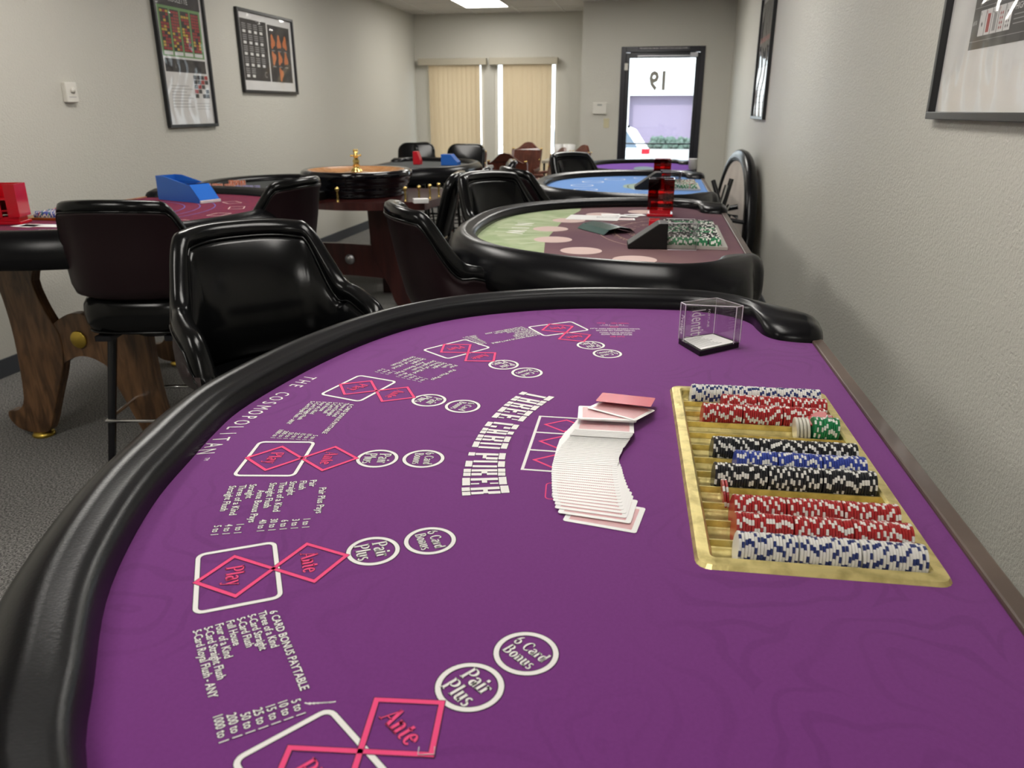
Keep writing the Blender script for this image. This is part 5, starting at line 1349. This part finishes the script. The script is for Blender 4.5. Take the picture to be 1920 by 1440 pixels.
def paint_hands(p, M, w, h_):
    bx0, bx1 = .205, w - .03
    rq(p, M, bx0, .178, bx1, h_ - .05, 1)
    rk = ['#10', '#9', '#8', '#7', '#6', '#5', '#4', '#3', '#2', '#1']; nm = ['HIGH CARD', 'ONE PAIR', 'TWO PAIR', 'THREE OF A KIND', 'STRAIGHT', 'FLUSH', 'FULL HOUSE', 'FOUR OF A KIND', 'STRAIGHT FLUSH', 'ROYAL FLUSH']; ranks = ['AKQ73', 'AA742', 'KK992', 'QQQ84', '56789', 'AJ964', 'KKK77', '99992', '45678', 'AKQJT']
    for i in range(10):
        y = .209 + i * .082
        rq(p, M, bx0, y - .012, bx1, y - .0105, 3, Zp + .0002)
        put_text(p, rk[i], .016, M @ Matrix.Translation((bx0 + .006, y + .030, 0)), Zp + .0003, 0)
        for j in range(5):
            x = bx0 + .050 + j * .041
            rq(p, M, x, y, x + .038, y + .062, 0, Zp + .0003)
            put_text(p, ranks[i][j], .012, M @ Matrix.Translation((x + .002, y + .050, 0)), Zp + .0006, 2 if j % 2 else 1)
            if j == 0: p.add([(x + .019 + a * .005, y + .028 + b * .007, Zp + .0006) for a, b in ((0, -1), (1, 0), (0, 1), (-1, 0))], [[0, 1, 2, 3]], 1, False, M)
            elif j < 3: rq(p, M, x + .010, y + .006, x + .030, y + .050, 2 if j == 1 else 3, Zp + .0005)
            else:
                for a in (.010, .022):
                    for b in range(4): p.add([(x + a + .003 + q * .004, y + .010 + b * .011 + r_ * .005, Zp + .0005) for q, r_ in ((0, -1), (1, 0), (0, 1), (-1, 0))], [[0, 1, 2, 3]], 2 if j == 3 else 1, False, M)
        put_text(p, nm[i], .021, M @ Matrix.Translation((bx0 + .268, y + .042, 0)), Zp + .0003, 0, off=.01)
        for k in range(3): rq(p, M, bx0 + .268, y + .030 - k * .010, bx0 + .268 + .13 - .02 * k, y + .0325 - k * .010, 3, Zp + .0003)
    return [M_paper, M_pdk2, M_pred, M_pgrey]
M_pdk2 = mat('poster_charcoal', (.055, .052, .052), .55)
poster('framed poker hand ranking poster close by on the right wall, white sheet with dark panel', XR, 1.93, 2.672, 1.372, 2.42, -1, paint_hands, fw=.021)
def paint_plain(p, M, w, h_):
    rq(p, M, .06, .42 * h_, w - .06, h_ - .06, 1); rq(p, M, .06, .62 * h_, w - .06, .66 * h_, 2, Zp + .0003)
    for i in range(5): rq(p, M, .10, .08 * h_ + i * .05, w - .16, .08 * h_ + i * .05 + .008, 3)
    return [M_paper, M_pdark, M_pred, M_pgrey]
poster('framed poster farther along the right wall, seen edge-on and mirroring the door', XR, 6.74, 7.60, 1.322, 2.30, -1, paint_plain)

def wall_box(name, label, cat, loc, sx, sy, sz, m, axis, extra):
    e = empty(name, label, cat, loc)
    b = MB()
    if axis == 'x': b.box(0, -sy / 2, -sz / 2, sx, sy / 2, sz / 2)
    else: b.box(-sx / 2, -sy, -sz / 2, sx / 2, 0, sz / 2)
    bevel(b.build('housing', m, e), .004); extra(e); return e
def th_extra(e):
    b = MB(); b.box(.0, -.042, -.052, .02, .042, .052); 
    k = MB(); k.lathe([(0, .03), (.016, .03), (.018, .038), (0, .040)], 20, M=Matrix.Translation((0, .005, .012)) @ Matrix(((0, 0, 1, 0), (0, 1, 0, 0), (-1, 0, 0, 0), (0, 0, 0, 1)))); k.build('dial', M_plasticw, e)
    k = MB(); k.box(.029, -.03, -.028, .0305, .03, -.024); k.build('printed_line', M_pgrey, e)
wall_box('thermostat', 'small cream thermostat with round dial on the left wall', 'thermostat', (XL, 4.372, 1.495), .030, .095, .112, M_plasticw, 'x', th_extra)
def al_extra(e):
    k = MB(); k.box(-.03, -.0305, .03, .03, -.029, .05); k.build('display', mat('lcd_grey', (.35, .36, .33), .3), e)
wall_box('alarm_keypad', 'white alarm keypad on the entry wall left of the door', 'keypad', (-.775, YD, 1.412), .175, .03, .135, M_plasticw, 'y', al_extra)
def sw_extra(e):
    k = MB(); k.box(-.008, -.016, -.014, .008, -.008, .014); k.build('toggle', M_ivory, e)
wall_box('light_switch', 'ivory light switch below the keypad, beside the door', 'light switch', (-.683, YD, 1.232), .07, .008, .115, M_ivory, 'y', sw_extra)

# ------------------------------------------------------------------ outside
mb = MB(); mb.box(-60, YW + .2, -.6, 60, 120, -.5); o = mb.build('parking_lot', M_asphalt); o['kind'] = 'structure'
BU = empty('building', 'white stucco building across the parking lot with a wide shaded door', 'building', (0, 46, -.5))
mb = MB(); mb.box(-26, 0, 0, -1.78, 12, 8); mb.box(1.72, 0, 0, 26, 12, 8); mb.box(-1.78, 0, 2.62, 1.72, 12, 8); mb.build('wall', M_stucco, BU)
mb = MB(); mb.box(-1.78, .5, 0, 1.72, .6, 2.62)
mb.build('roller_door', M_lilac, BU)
mb = MB()
r3 = random.Random(5)
for k in range(150):
    x = r3.uniform(-.8, 1.7); y = r3.uniform(-.3, .3); z = r3.uniform(.1, .55); s3 = r3.uniform(.1, .2)
    mb.lathe([(0, z - s3), (s3 * .8, z - s3 * .5), (s3, z), (s3 * .7, z + s3 * .6), (0, z + s3)], 7, c=(x, y))
o = mb.build('hedge', M_hedge); o.location = (.35, 42, -.56); tag(o, 'low green hedge in front of the shaded door across the lot', 'hedge')
mb = MB(); mb.box(-4, -.1, 0, 6, .1, .15); o = mb.build('curb', M_curb); o.location = (2.2, 21, -.5); tag(o, 'red painted curb outside the glass door', 'curb')
TK = empty('car', 'white car with a red tail lamp parked outside the glass door', 'car', (-1.92, 20, -.5)); TK.scale = (.95, .95, .95)
def xprism(P, x0, x1, m0, par, nm):
    n = len(P); m_ = MB(); m_.add([(x0, p[0], p[1]) for p in P] + [(x1, p[0], p[1]) for p in P], [list(range(n)), list(range(2 * n - 1, n - 1, -1))] + [[i, i + n, (i + 1) % n + n, (i + 1) % n] for i in range(n)]); return fixn(m_.build(nm, m0, par))
def yprism(P, y0, y1, m0, par, nm):
    n = len(P); m_ = MB(); m_.add([(p[0], y0, p[1]) for p in P] + [(p[0], y1, p[1]) for p in P], [list(range(n)), list(range(2 * n - 1, n - 1, -1))] + [[i, i + n, (i + 1) % n + n, (i + 1) % n] for i in range(n)]); return fixn(m_.build(nm, m0, par))
bevel(yprism([(-3.4, .35), (1.75, .35), (1.80, .75), (1.78, .98), (1.72, 1.05), (-3.4, 1.05)], -.9, .9, M_truck, TK, 'body'), .05)
bevel(yprism([(-1.6, 1.05), (1.72, 1.05), (1.40, 1.50), (1.20, 1.58), (-1.5, 1.60)], -.78, .78, M_truck, TK, 'cab'), .04)
yprism([(-.6, 1.10), (1.50, 1.10), (1.22, 1.48), (-.6, 1.48)], -.795, .795, M_carglass, TK, 'window')
for x in (-2.6, 1.15):
    m_ = MB(); m_.lathe([(0, -.1), (.34, -.1), (.36, -.06), (.36, .06), (.34, .1), (0, .1)], 24, M=Matrix.Translation((x, -.85, .36)) @ Matrix.Rotation(PI / 2, 4, 'X')); m_.build('wheel', M_black, TK)
m_ = MB(); m_.box(1.60, -.93, .72, 1.80, -.905, .84); m_.box(1.60, -.93, .96, 1.80, -.905, 1.08); m_.build('tail_lamp', M_redsolid, TK)
